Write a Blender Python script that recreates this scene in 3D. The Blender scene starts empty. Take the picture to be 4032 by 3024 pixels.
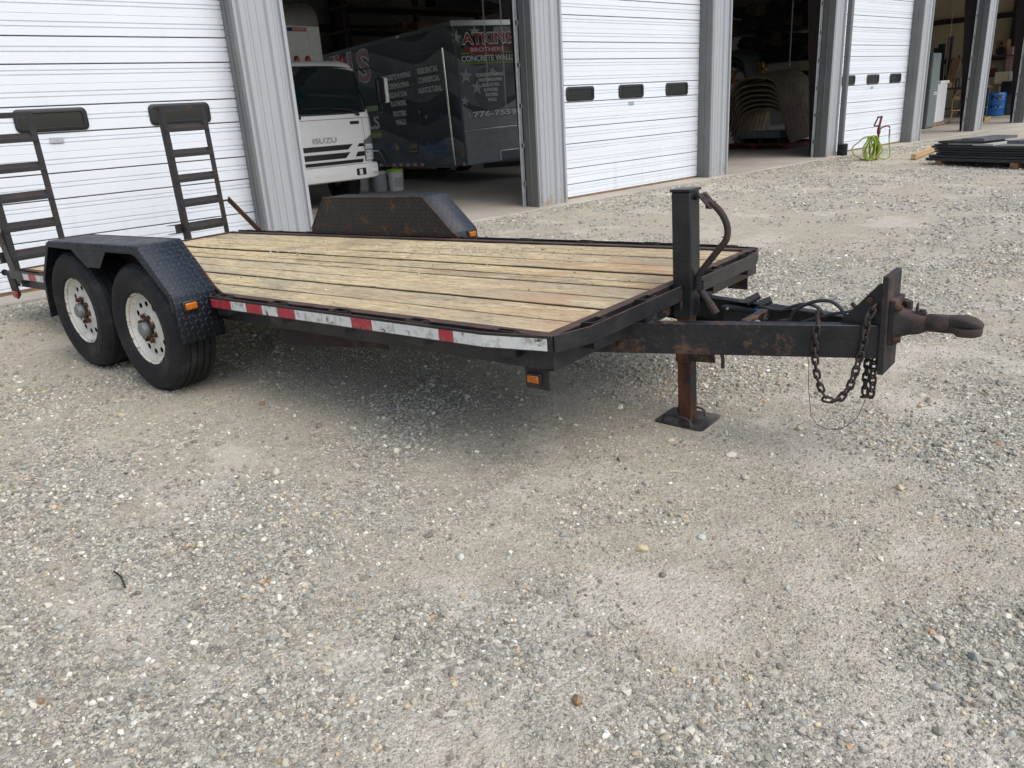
import bpy, bmesh, math, random
import numpy as np
from mathutils import Vector, Matrix
random.seed(11)
RNG = np.random.default_rng(5)
S = bpy.context.scene
COL = S.collection
R = math.radians

# ------------------------------------------------------------------ camera
def cam_axes(yaw, pitch, roll):
    cy, sy, cp, sp = math.cos(yaw), math.sin(yaw), math.cos(pitch), math.sin(pitch)
    f = Vector((sy*cp, cy*cp, -sp)); r = Vector((cy, -sy, 0)); d = f.cross(r)
    cr, sr = math.cos(roll), math.sin(roll)
    return cr*r + sr*d, -sr*r + cr*d, f
cr_, cd_, cf_ = cam_axes(R(41.441), R(19.409), R(3.572))
cam = bpy.data.cameras.new('camera'); camo = bpy.data.objects.new('camera', cam); COL.objects.link(camo)
cam.sensor_fit = 'HORIZONTAL'; cam.sensor_width = 36; cam.lens = 3070.89/4032*36
cam.clip_start = .05; cam.clip_end = 2000
camo.matrix_world = Matrix(((cr_.x, -cd_.x, -cf_.x, 0), (cr_.y, -cd_.y, -cf_.y, 0), (cr_.z, -cd_.z, -cf_.z, 1.4002), (0, 0, 0, 1)))
S.camera = camo
# ------------------------------------------------------------------ sky, sun, exposure
SUN_EL, SUN_AZ = R(56), R(176)          # azimuth from +Y towards +X
w = bpy.data.worlds.new('World'); S.world = w; w.use_nodes = True
wn = w.node_tree.nodes; sky = wn.new('ShaderNodeTexSky'); sky.sky_type = 'NISHITA'; sky.sun_disc = False
sky.sun_elevation = SUN_EL; sky.sun_rotation = SUN_AZ; sky.air_density = 1.0; sky.dust_density = 3.0; sky.ozone_density = 1.0
w.node_tree.links.new(sky.outputs[0], wn['Background'].inputs[0]); wn['Background'].inputs[1].default_value = .125
sl = bpy.data.lights.new('sun', 'SUN'); sl.energy = 1.25; sl.angle = R(75); sl.color = (1, .985, .96)
so = bpy.data.objects.new('sun', sl); COL.objects.link(so)
so.rotation_euler = Vector((math.sin(SUN_AZ)*math.cos(SUN_EL), math.cos(SUN_AZ)*math.cos(SUN_EL), math.sin(SUN_EL))).to_track_quat('Z', 'Y').to_euler()
so.location = (1, -10, 14)
S.render.engine = 'CYCLES'
S.view_settings.view_transform = 'Standard'; S.view_settings.look = 'None'; S.view_settings.gamma = 1
S.view_settings.exposure = 0.63
S.cycles.max_bounces = 5

# ------------------------------------------------------------------ materials
class M:
    """small node helper"""
    def __init__(s, name):
        s.m = bpy.data.materials.new(name); s.m.use_nodes = True
        s.t = s.m.node_tree; s.b = s.t.nodes['Principled BSDF']; s._c = None
    def n(s, typ, props=None, **inp):
        nd = s.t.nodes.new('ShaderNode'+typ)
        for k, v in (props or {}).items(): setattr(nd, k, v)
        for k, v in inp.items():
            k = k.replace('_', ' ') if not k.startswith('i') or not k[1:].isdigit() else int(k[1:])
            s.set(nd.inputs[k], v)
        return nd
    def set(s, sock, v):
        if isinstance(v, bpy.types.NodeSocket): s.t.links.new(v, sock)
        else:
            if sock.type == 'RGBA' and len(v) == 3: v = (*v, 1)
            sock.default_value = v
    def bs(s, **k):
        for a, v in k.items(): s.set(s.b.inputs[a.replace('_', ' ')], v)
        return s
    def obj(s):
        if s._c is None: s._c = s.t.nodes.new('ShaderNodeTexCoord')
        return s._c.outputs['Object']
    def map(s, v, scale=(1, 1, 1), loc=(0, 0, 0)):
        return s.n('Mapping', i0=v, i3=scale, i1=loc).outputs[0]
    def noise(s, v, scale, detail=3, rough=.55, dist=0):
        return s.n('TexNoise', Vector=v, Scale=scale, Detail=detail, Roughness=rough, Distortion=dist).outputs[0]
    def ramp(s, f, *st):
        nd = s.t.nodes.new('ShaderNodeValToRGB'); s.t.links.new(f, nd.inputs[0]); e = nd.color_ramp.elements
        while len(e) < len(st): e.new(.5)
        for q, (p, c) in zip(e, st):
            q.position = p; q.color = (c, c, c, 1) if isinstance(c, (int, float)) else (*c, 1)
        return nd.outputs[0]
    def mix(s, f, a, b, mode='MIX'):
        nd = s.n('Mix', {'data_type': 'RGBA', 'blend_type': mode}); s.set(nd.inputs[0], f); s.set(nd.inputs[6], a); s.set(nd.inputs[7], b)
        return nd.outputs[2]
    def math(s, op, a, b=0.0, clamp=False):
        nd = s.n('Math', {'operation': op, 'use_clamp': clamp}); s.set(nd.inputs[0], a); s.set(nd.inputs[1], b); return nd.outputs[0]
    def bump(s, h, strength=.3, dist=.01, normal=None):
        nd = s.n('Bump', Height=h, Strength=strength, Distance=dist)
        if normal is not None: s.t.links.new(normal, nd.inputs['Normal'])
        s.t.links.new(nd.outputs[0], s.b.inputs['Normal']); return nd.outputs[0]
    def sep(s, v):
        return s.n('SeparateXYZ', i0=v).outputs
MAT = {}
def plain(name, col, rough=.6, metal=0, var=.12, vs=8, bumpv=0, spec=.5):
    k = M(name); n = k.noise(k.obj(), vs, 4)
    lo = tuple(c*(1-var) for c in col); hi = tuple(min(1, c*(1+var)) for c in col)
    k.bs(Base_Color=k.ramp(n, (.3, lo), (.7, hi)), Roughness=rough, Metallic=metal, Specular_IOR_Level=spec)
    if bumpv: k.bump(k.noise(k.obj(), vs*8, 3), bumpv, .004)
    MAT[name] = k.m; return k.m
def worn(name, base, rust=(.115, .045, .018), amt=.35, rough=.5, sc=9, up=.0, dust=.0, streak=(1, 1, 1)):
    """paint with rust patches, scratches, rust on upward faces and dust"""
    k = M(name); v = k.obj()
    n1 = k.noise(k.map(v, streak), sc, 8, .68, .3); n2 = k.noise(v, sc*5, 5, .7); n3 = k.noise(v, 1.7, 2)
    f = k.math('ADD', k.math('MULTIPLY', n1, .7), k.math('MULTIPLY', n2, .3))
    f = k.math('ADD', f, k.math('MULTIPLY', k.math('SUBTRACT', n3, .5), .3))
    if up:
        nz = k.sep(k.n('NewGeometry').outputs['Normal'])[2]
        f = k.math('ADD', f, k.math('MULTIPLY', k.math('MAXIMUM', nz, 0.), up))
    th = .75 - amt*.4
    mask = k.ramp(f, (th-.05, 0.), (th+.05, 1.))
    vb = k.ramp(n2, (.3, tuple(c*.7 for c in base)), (.7, tuple(c*1.4 for c in base)))
    scr = k.noise(k.map(v, (3, 3, 60)), 1.0, 4, .6, .5)
    vb = k.mix(k.ramp(k.math('ABSOLUTE', k.math('SUBTRACT', scr, .5)), (.0, .5), (.006, 0.)), vb, (.09, .075, .065))
    rc = k.ramp(n1, (.3, tuple(c*.5 for c in rust)), (.55, rust), (.75, tuple(min(1, c*1.8) for c in rust)))
    col = k.mix(mask, vb, rc)
    if dust:
        dm = k.ramp(k.noise(v, 5, 5, .6), (.42, 0.), (.72, dust)); col = k.mix(dm, col, (.20, .175, .14))
    k.bs(Base_Color=col, Roughness=k.ramp(mask, (0, rough), (1, .88)), Specular_IOR_Level=.45)
    k.bump(k.math('ADD', k.math('MULTIPLY', mask, .5), k.math('MULTIPLY', n2, .6)), .25, .002)
    MAT[name] = k.m; return k.m
def tread(name, base, rust_amt=.25, wear=(.20, .23, .27)):
    """diamond tread plate; pattern in two of the object axes picked by the face normal"""
    k = M(name); v = k.obj(); g = k.n('NewGeometry'); 
    x, y, z = k.sep(v)
    at = k.n('Attribute', {'attribute_name': 'tuv'}).outputs['Vector']
    a, b, _ = k.sep(at)
    sc = 1/.031
    px = k.math('MULTIPLY', a, sc); py = k.math('MULTIPLY', b, sc)
    fx = k.math('FLOOR', px); fy = k.math('FLOOR', py)
    par = k.math('MODULO', k.math('ABSOLUTE', k.math('ADD', fx, fy)), 2.)
    sg = k.math('SUBTRACT', k.math('MULTIPLY', par, 2.), 1.)
    qx = k.math('SUBTRACT', k.math('SUBTRACT', px, fx), .5); qy = k.math('MULTIPLY', k.math('SUBTRACT', k.math('SUBTRACT', py, fy), .5), sg)
    u = k.math('MULTIPLY', k.math('ADD', qx, qy), .7071); t = k.math('MULTIPLY', k.math('SUBTRACT', qx, qy), .7071)
    e = k.math('ADD', k.math('POWER', k.math('DIVIDE', u, .52), 2.), k.math('POWER', k.math('DIVIDE', t, .19), 2.))
    lug = k.ramp(e, (.55, 1.), (1.0, 0.))
    n1 = k.noise(v, 7, 8, .7, .3); n2 = k.noise(v, 40, 4, .7)
    mask = k.ramp(k.math('ADD', k.math('MULTIPLY', n1, .75), k.math('MULTIPLY', n2, .25)), (.72-rust_amt*.35, 0.), (.80-rust_amt*.35, 1.))
    col = k.mix(k.math('MULTIPLY', lug, k.ramp(n2, (.35, .15), (.65, .75))), k.ramp(n2, (.3, tuple(c*.7 for c in base)), (.7, tuple(c*1.3 for c in base))), wear)
    col = k.mix(mask, col, k.ramp(n2, (.3, (.045, .024, .015)), (.7, (.14, .065, .027))))
    k.bs(Base_Color=col, Roughness=k.ramp(n1, (.3, .38), (.7, .6)), Specular_IOR_Level=.5)
    k.bump(k.math('ADD', lug, k.math('MULTIPLY', n2, .15)), .8, .004)
    MAT[name] = k.m; return k.m
def metal(name, col, rough=.35, var=.1):
    return plain(name, col, rough, 1., var, 14)
def emitless_glass(name, col, rough=.06):
    k = M(name); k.bs(Base_Color=col, Roughness=rough, Specular_IOR_Level=.6, Coat_Weight=.3, Coat_Roughness=.03); MAT[name] = k.m

worn('black_steel', (.0085, .0100, .0135), rust=(.085, .042, .022), amt=.335, rough=.34, sc=11, up=.05, dust=.09)
worn('black_rail', (.0095, .0105, .0135), rust=(.080, .046, .034), amt=.27, rough=.42, sc=9, up=.30, dust=.14)
worn('rusty_steel', (.018, .016, .016), rust=(.070, .034, .020), amt=.70, rough=.6, sc=8)
worn('leg_steel', (.014, .014, .016), rust=(.105, .042, .019), amt=.62, rough=.6, sc=9, streak=(1, 1, .25))
worn('brown_steel', (.022, .019, .019), rust=(.060, .038, .029), amt=.62, rough=.65, sc=6)
worn('chain_steel', (.030, .025, .023), rust=(.065, .040, .027), amt=.6, rough=.6, sc=30)
worn('ramp_steel', (.016, .015, .016), rust=(.036, .025, .020), amt=.45, rough=.6, sc=8, up=.06)
tread('tread_plate', (.011, .015, .021), .10, (.050, .066, .088))
tread('tread_plate_rusty', (.012, .012, .013), .50, (.040, .036, .033))
tread('bright_tread', (.33, .33, .33), .0, (.62, .62, .6))
def m_wood():
    k = M('deck_wood'); v = k.obj(); oi = k.n('ObjectInfo').outputs['Random']
    off = k.n('CombineXYZ', i0=k.math('MULTIPLY', oi, 31.), i1=k.math('MULTIPLY', oi, 7.), i2=0.).outputs[0]
    va = k.n('VectorMath', {'operation': 'ADD'}, i0=v, i1=off).outputs[0]
    grain = k.noise(k.map(va, (3.2, 38, 38)), 1.0, 7, .72, .8)
    fine = k.noise(k.map(va, (14, 120, 120)), 1.0, 5, .75)
    flake = k.noise(k.map(va, (11, 46, 46)), 1.0, 6, .74, 1.0)
    grey = k.noise(k.map(va, (1.1, 2.5, 1)), 1.0, 5, .6)
    c = k.ramp(k.math('ADD', k.math('MULTIPLY', grain, .6), k.math('MULTIPLY', fine, .4)), (.36, (.136, .094, .049)), (.45, (.452, .350, .184)), (.54, (.701, .576, .329)), (.70, (.850, .751, .475)))
    c = k.mix(k.ramp(grey, (.40, 0.), (.62, .80)), c, k.ramp(fine, (.34, (.169, .147, .103)), (.66, (.520, .469, .335))))
    c = k.mix(k.ramp(flake, (.395, .9), (.455, 0.)), c, (.147, .107, .065))
    c = k.mix(k.ramp(k.noise(k.map(va, (3, 9, 1)), 1., 4, .6, .4), (.62, 0.), (.74, .55)), c, (.339, .192, .086))
    c = k.mix(k.ramp(k.noise(v, 1.25, 4, .65), (.54, 0.), (.70, .6)), c, (.181, .147, .103))
    split = k.noise(k.map(va, (.55, 26, 26)), 1.0, 3, .5, .3)
    c = k.mix(k.ramp(k.math('ABSOLUTE', k.math('SUBTRACT', split, .5)), (.0, .8), (.012, 0.)), c, (.079, .056, .035))
    px, py, _ = k.sep(v)
    fr_ = k.math('MULTIPLY', k.ramp(k.math('MULTIPLY', k.math('ADD', px, 2.2), .5), (.0, 0.), (.9, 1.)), k.ramp(k.noise(k.map(v, (2.2, 5, 1)), 1., 6, .7), (.44, 0.), (.62, .7)))
    c = k.mix(fr_, c, (.429, .249, .124))
    c = k.mix(k.math('MULTIPLY', oi, .3), c, (.475, .418, .302))
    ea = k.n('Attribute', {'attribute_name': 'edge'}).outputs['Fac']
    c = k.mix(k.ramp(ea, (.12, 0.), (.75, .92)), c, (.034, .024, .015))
    k.bs(Base_Color=c, Roughness=.85, Specular_IOR_Level=.2)
    k.bump(k.math('ADD', k.math('MULTIPLY', flake, 1.2), fine), .5, .004)
    MAT['deck_wood'] = k.m
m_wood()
def m_ground():
    k = M('gravel_ground'); v = k.obj()
    mk = k.n('Attribute', {'attribute_name': 'stony'}).outputs['Fac']
    n0 = k.noise(v, .5, 5, .6); n1 = k.noise(v, 2.1, 7, .68, .3); n2 = k.noise(v, 15, 6, .72); n3 = k.noise(v, 110, 4, .75)
    vs = [k.n('TexVoronoi', {'feature': 'F1'}, Vector=v, Scale=q, Randomness=1.) for q in (175., 82., 40.)]
    cc = [k.sep(q.outputs['Color'])[0] for q in vs]
    st = ((.0, (.127, .122, .103)), (.28, (.251, .238, .199)), (.58, (.373, .351, .290)), (.84, (.517, .486, .394)), (.97, (.734, .704, .604)))
    stone = k.mix(k.ramp(n2, (.40, 0.), (.56, 1.)), k.ramp(cc[0], *st), k.ramp(cc[1], *st))
    stone = k.mix(k.ramp(k.noise(v, 7, 4), (.50, 0.), (.62, .85)), stone, k.ramp(cc[2], *st))
    dirt = k.ramp(k.math('ADD', k.math('MULTIPLY', n2, .45), k.math('MULTIPLY', n3, .55)), (.34, (.247, .221, .170)), (.50, (.420, .379, .293)), (.66, (.588, .536, .422)))
    dm = k.math('SUBTRACT', k.math('ADD', k.math('ADD', k.math('MULTIPLY', n1, .5), k.math('MULTIPLY', n3, .5)), k.math('MULTIPLY', k.math('SUBTRACT', n0, .5), .35)), k.math('MULTIPLY', k.math('SUBTRACT', mk, .5), .26))
    c = k.mix(k.ramp(dm, (.42, .0), (.58, .80)), stone, dirt)
    sa = k.n('Attribute', {'attribute_name': 'sand'}).outputs['Fac']
    c = k.mix(k.math('MULTIPLY', k.ramp(k.math('ADD', sa, k.math('MULTIPLY', k.math('SUBTRACT', n2, .5), .9)), (.30, .0), (.95, .62)), k.ramp(n3, (.34, .15), (.56, 1.))), c, k.ramp(n2, (.3, (.52, .475, .39)), (.7, (.64, .595, .505))))
    c = k.mix(k.math('MULTIPLY', k.ramp(n1, (.53, .0), (.66, .6)), k.ramp(n3, (.35, .25), (.6, 1.))), c, (.53, .485, .395))
    c = k.mix(k.ramp(k.noise(v, 1.4, 5, .7), (.70, 0.), (.80, .45)), c, (.36, .23, .12))
    k.bs(Base_Color=c, Roughness=.92, Specular_IOR_Level=.15)
    h = k.math('ADD', k.math('MULTIPLY', vs[0].outputs['Distance'], -.7), k.math('ADD', k.math('MULTIPLY', vs[1].outputs['Distance'], -1.0), k.math('ADD', k.math('MULTIPLY', vs[2].outputs['Distance'], -.9), k.math('MULTIPLY', n3, .5))))
    k.bump(h, .6, .009)
    MAT['gravel_ground'] = k.m
    k = M('stones'); at = k.n('Attribute', {'attribute_name': 'tone', 'attribute_type': 'INSTANCER'}).outputs['Color']
    n = k.noise(k.obj(), 4, 4, .6)
    k.bs(Base_Color=k.mix(k.ramp(n, (.3, .0), (.75, .38)), at, (.43, .39, .315)), Roughness=.85, Specular_IOR_Level=.25)
    MAT['stones'] = k.m
m_ground()
plain('door_white', (.80, .81, .83), .42, 0, .025, 3, 0)
def m_doorw():
    k = M('door_white'); v = k.obj(); n = k.noise(v, 1.3, 4); z = k.sep(v)[2]
    st = k.noise(k.map(v, (9, 1, .6)), 1., 4, .6)
    c = k.ramp(n, (.3, (.725, .765, .80)), (.7, (.765, .805, .84)))
    c = k.mix(k.math('MULTIPLY', k.ramp(st, (.52, 0.), (.72, .35)), k.ramp(z, (.0, 1.), (.9, .05))), c, (.55, .52, .45))
    k.bs(Base_Color=c, Roughness=.4); MAT['door_white'] = k.m
m_doorw()
def m_siding():
    k = M('grey_siding'); v = k.obj(); st = k.noise(k.map(v, (5, 5, .5)), 1., 3, .6); z = k.sep(v)[2]
    c = k.ramp(st, (.3, (.358, .373, .385)), (.7, (.378, .393, .405)))
    c = k.mix(k.math('MULTIPLY', k.ramp(k.noise(v, 9, 4), (.45, 0.), (.6, 1.)), k.ramp(z, (.02, .7), (.25, 0.))), c, (.30, .20, .11))
    k.bs(Base_Color=c, Roughness=.42, Specular_IOR_Level=.5); MAT['grey_siding'] = k.m
m_siding()
plain('trim_grey', (.150, .153, .148), .45, 0, .10, 2.5)
plain('galvanised', (.40, .42, .42), .5, .3, .15, 10)
plain('seal_black', (.012, .012, .013), .6)
plain('tyre_rubber', (.013, .0135, .015), .72, 0, .25, 10, .15, .3)
def m_tyre():
    k = M('tyre_rubber'); v = k.obj(); n = k.noise(v, 6, 6, .7)
    c = k.ramp(n, (.35, (.0085, .0095, .0115)), (.55, (.016, .0165, .018)), (.72, (.050, .046, .040)))
    k.bs(Base_Color=c, Roughness=.68, Specular_IOR_Level=.35)
    k.bump(k.noise(v, 120, 3), .12, .002); MAT['tyre_rubber'] = k.m
m_tyre()
def m_wheel():
    k = M('wheel_white'); v = k.obj(); x, y, z = k.sep(v)
    r_ = k.math('SQRT', k.math('ADD', k.math('MULTIPLY', x, x), k.math('MULTIPLY', z, z)))
    n = k.noise(v, 26, 7, .7, .4); n2 = k.noise(v, 9, 4)
    zone = k.ramp(r_, (.0, .25), (.085, .22), (.112, .0), (.17, .0), (.19, .07), (.205, .08), (.2155, .16))
    m = k.ramp(k.math('ADD', n, zone), (.66, 0.), (.72, 1.))
    c = k.mix(m, k.ramp(n2, (.3, (.56, .53, .455)), (.7, (.68, .655, .59))), k.ramp(n, (.35, (.07, .032, .016)), (.6, (.21, .095, .04))))
    k.bs(Base_Color=c, Roughness=.5); k.bump(m, .2, .002); MAT['wheel_white'] = k.m
m_wheel()
worn('rust_nut', (.05, .028, .018), rust=(.085, .036, .016), amt=.7, rough=.8, sc=30)
plain('hub_dark', (.035, .032, .03), .6, 0, .4, 20); plain('hub_cap', (.20, .21, .21), .5, .2, .1)
plain('amber_lens', (.42, .12, .008), .15, 0, .35, 70); plain('red_lens', (.26, .022, .012), .25)
def m_tape(name, col, dirt):
    k = M(name); v = k.obj(); n = k.noise(v, 26, 6, .7)
    hx = k.n('TexWave', {'wave_type': 'BANDS', 'bands_direction': 'DIAGONAL'}, Vector=v, Scale=30., Distortion=0.).outputs['Fac']
    c = k.mix(k.ramp(hx, (.0, .16), (.1, 0.)), col, tuple(x*.6 for x in col))
    c = k.mix(k.ramp(n, (.50, 0.), (.66, dirt)), c, (.26, .2, .13))
    c = k.mix(k.ramp(k.noise(v, 13, 8, .75, .4), (.605, 0.), (.615, 1.)), c, (.045, .034, .028))
    k.bs(Base_Color=c, Roughness=.35, Specular_IOR_Level=.5); MAT[name] = k.m
m_tape('tape_red', (.43, .03, .05), .6); m_tape('tape_white', (.68, .69, .65), .7)
plain('cable_black', (.03, .031, .033), .55); worn('jack_black', (.012, .013, .014), amt=.15, rough=.5, sc=9, dust=.75)
worn('post_paint', (.0070, .0100, .0145), rust=(.15, .060, .022), amt=.25, rough=.30, sc=6, dust=.10)
def m_conc():
    k = M('concrete'); v = k.obj(); n = k.noise(v, .8, 6, .65); n2 = k.noise(v, 22, 4)
    c = k.ramp(k.math('ADD', k.math('MULTIPLY', n, .75), k.math('MULTIPLY', n2, .25)), (.3, (.30, .27, .225)), (.7, (.46, .425, .36)))
    k.bs(Base_Color=c, Roughness=.8, Specular_IOR_Level=.3); k.bump(n2, .15, .003); MAT['concrete'] = k.m
m_conc()
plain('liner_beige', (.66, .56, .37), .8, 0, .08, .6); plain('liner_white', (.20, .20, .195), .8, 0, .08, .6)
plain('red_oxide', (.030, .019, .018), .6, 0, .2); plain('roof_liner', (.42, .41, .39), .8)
emitless_glass('glass_dark', (.010, .018, .021)); emitless_glass('windshield', (.012, .020, .022), .03); MAT['windshield'].node_tree.nodes['Principled BSDF'].inputs['IOR'].default_value = 2.3
plain('truck_white', (.78, .78, .77), .25, 0, .02); plain('plastic_black', (.013, .013, .015), .45); plain('chrome', (.75, .75, .75), .12, 1.)
plain('lamp_clear', (.50, .52, .53), .10, .0, .55, 26); plain('aluminium', (.62, .62, .60), .35, .9, .08, 6)
plain('box_white', (.78, .77, .74), .4, 0, .03)
def m_camo():
    k = M('camo_wrap'); x, y, z = k.sep(k.obj())
    s_ = k.math('SUBTRACT', x, y)
    w1 = k.math('MULTIPLY', k.math('SINE', k.math('ADD', k.math('MULTIPLY', s_, 2.3), k.math('MULTIPLY', k.math('SINE', k.math('MULTIPLY', s_, 1.1)), 1.2))), .13)
    band = k.math('ADD', k.math('ADD', z, w1), k.math('MULTIPLY', s_, .10))
    q = k.math('MODULO', k.math('ADD', k.math('MULTIPLY', band, .62), 4.), 1.)
    n = k.noise(k.obj(), 1.6, 3)
    c = k.ramp(q, (.0, (.174, .201, .214)), (.22, (.293, .325, .341)), (.24, (.092, .112, .121)), (.48, (.163, .184, .198)), (.50, (.060, .074, .083)), (.76, (.109, .130, .141)), (.78, (.237, .266, .280)))
    k.bs(Base_Color=k.mix(k.ramp(n, (.3, 0.), (.8, .3)), c, (.054, .065, .074)), Roughness=.6, Specular_IOR_Level=.2); MAT['camo_wrap'] = k.m
m_camo()
for nm, c in dict(print_white=(.80, .80, .78), print_black=(.008, .008, .01), print_red=(.42, .018, .025), print_lime=(.28, .45, .03), print_grey=(.34, .35, .35), print_blue=(.02, .12, .42),
                  print_yellow=(.5, .38, .05), star_grey=(.46, .47, .46), print_navy=(.02, .03, .14), print_orange=(.5, .22, .06)).items(): plain(nm, c, .4, 0, .05)
plain('bucket_white', (.66, .66, .63), .4, 0, .05); plain('bucket_grey', (.36, .38, .39), .45); plain('lid_lime', (.30, .55, .02), .4); plain('label_grey', (.42, .44, .45), .5, 0, .1, 60)
plain('wood_pine', (.47, .31, .15), .75, 0, .2, 15); plain('wood_old', (.22, .13, .07), .8, 0, .3, 9); plain('pallet_red', (.16, .035, .02), .75, 0, .25, 9); plain('pallet_wood', (.30, .2, .11), .8, 0, .25, 9)
def m_well():
    k = M('well_brown'); v = k.obj(); n = k.noise(k.map(v, (1, 6, .8)), 2, 5, .65)
    k.bs(Base_Color=k.ramp(n, (.3, (.16, .12, .078)), (.7, (.33, .255, .17))), Roughness=.8); k.bump(k.noise(v, 25, 4), .3, .006); MAT['well_brown'] = k.m
m_well()
plain('well_grey', (.075, .085, .088), .75, 0, .15); plain('sheet_grey', (.20, .225, .22), .6, 0, .15, 4); plain('tarp_dark', (.030, .034, .036), .8, 0, .5, 6, .3); plain('tarp_edge', (.10, .075, .045), .8, 0, .4, 10)
plain('yellow_paint', (.62, .33, .03), .5, 0, .12); plain('cabinet_grey', (.155, .185, .18), .5, 0, .05, 2); plain('carton_white', (.68, .69, .70), .6, 0, .05)
plain('barrel_blue', (.010, .115, .36), .4, 0, .1); plain('bin_grey', (.10, .12, .12), .55); plain('cardboard', (.45, .32, .17), .8); plain('cardboard_pale', (.62, .52, .33), .8)
plain('black_plastic', (.010, .012, .014), .5); plain('panel_dark', (.028, .033, .036), .42, 0, .25, 3); plain('panel_top', (.10, .11, .125), .35, 0, .2, 3); plain('panel_pale', (.46, .47, .41), .5, 0, .1, 3)
plain('hose_lime', (.27, .37, .03), .4, 0, .1); plain('hydrant_red', (.15, .02, .02), .5, 0, .2, 20); plain('brass', (.3, .2, .07), .4, .7); plain('drain_black', (.012, .017, .022), .5)
plain('pipe_grey', (.135, .14, .14), .45); plain('brick_pink', (.34, .20, .16), .8, 0, .15); plain('speaker_wood', (.22, .12, .055), .6, 0, .2); plain('chair_gold', (.32, .22, .10), .5); plain('board_dark', (.055, .038, .028), .8, 0, .3)
plain('paper', (.72, .72, .70), .7); plain('shelf_dark', (.05, .045, .04), .6)

# ------------------------------------------------------------------ mesh helpers
class MB:
    def __init__(s): s.v = []; s.f = []
    def add(s, vs, fs):
        o = len(s.v); s.v += [tuple(p) for p in vs]; s.f += [tuple(i+o for i in f) for f in fs]; return s
    def box(s, x0, x1, y0, y1, z0, z1):
        return s.add([(x0, y0, z0), (x1, y0, z0), (x1, y1, z0), (x0, y1, z0), (x0, y0, z1), (x1, y0, z1), (x1, y1, z1), (x0, y1, z1)],
                     [(0, 3, 2, 1), (4, 5, 6, 7), (0, 1, 5, 4), (1, 2, 6, 5), (2, 3, 7, 6), (3, 0, 4, 7)])
    def prism(s, poly, ax, a0, a1):
        """poly lies in the two axes other than ax (in cyclic order kept x<y<z), extruded along ax"""
        def p(q, a): return {'x': (a, q[0], q[1]), 'y': (q[0], a, q[1]), 'z': (q[0], q[1], a)}[ax]
        n = len(poly)
        return s.add([p(q, a0) for q in poly] + [p(q, a1) for q in poly],
                     [tuple(range(n)), tuple(range(2*n-1, n-1, -1))] + [(i, (i+1) % n, (i+1) % n+n, i+n) for i in range(n)])
    def bar(s, p0, p1, w, h, up=(0, 0, 1)):
        p0, p1 = Vector(p0), Vector(p1); d = (p1-p0).normalized(); a = d.cross(Vector(up)).normalized()*w/2; b = a.cross(d).normalized()*h/2
        q = [p0-a-b, p0+a-b, p0+a+b, p0-a+b, p1-a-b, p1+a-b, p1+a+b, p1-a+b]
        return s.add(q, [(0, 3, 2, 1), (4, 5, 6, 7), (0, 1, 5, 4), (1, 2, 6, 5), (2, 3, 7, 6), (3, 0, 4, 7)])
    def loft(s, rings, caps=True, closed=False):
        n = len(rings[0]); m = len(rings); vs = [p for r_ in rings for p in r_]; fs = []
        for i in range(m if closed else m-1):
            j = (i+1) % m
            for k in range(n): fs.append((i*n+k, i*n+(k+1) % n, j*n+(k+1) % n, j*n+k))
        if caps and not closed: fs += [tuple(range(n-1, -1, -1)), tuple(range((m-1)*n, m*n))]
        return s.add(vs, fs)
    def tube(s, path, r, seg=8, closed=False, caps=True):
        P = [Vector(p) for p in path]; n = len(P); rs = r if isinstance(r, (list, tuple)) else [r]*n
        T = []
        for i in range(n):
            a = P[(i-1) % n] if (closed or i > 0) else P[i]; b = P[(i+1) % n] if (closed or i < n-1) else P[i]
            T.append((b-a).normalized())
        u = T[0].orthogonal().normalized(); rings = []
        for i in range(n):
            u = (u - T[i]*u.dot(T[i])).normalized(); v_ = T[i].cross(u)
            rings.append([P[i] + (u*math.cos(t)+v_*math.sin(t))*rs[i] for t in [2*math.pi*k/seg for k in range(seg)]])
        return s.loft(rings, caps, closed)
    def lathe(s, prof, seg=32, axis='z', c=(0, 0, 0), caps=False):
        """prof: (radius, along axis)"""
        rings = []
        for r_, a in prof:
            ring = []
            for k in range(seg):
                t = 2*math.pi*k/seg; x, y = r_*math.cos(t), r_*math.sin(t)
                q = {'z': (x, y, a), 'y': (x, a, -y) if False else (x, a, y), 'x': (a, x, y)}[axis]
                ring.append((q[0]+c[0], q[1]+c[1], q[2]+c[2]))
            rings.append(ring)
        return s.loft(rings, caps)
    def cyl(s, c, r, a0, a1, axis='z', seg=20):
        return s.lathe([(r, a0), (r, a1)], seg, axis, c, True)
    def sheet(s, prof, ax, a0, a1, th=None):
        """open profile polyline extruded along ax -> single sided strip"""
        def p(q, a): return {'x': (a, q[0], q[1]), 'y': (q[0], a, q[1]), 'z': (q[0], q[1], a)}[ax]
        n = len(prof); return s.add([p(q, a0) for q in prof]+[p(q, a1) for q in prof], [(i, i+1, i+1+n, i+n) for i in range(n-1)])
def setp(o, label=None, cat=None, group=None, kind=None):
    for k, v in (('label', label), ('category', cat), ('group', group), ('kind', kind)):
        if v: o[k] = v
    return o
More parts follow.
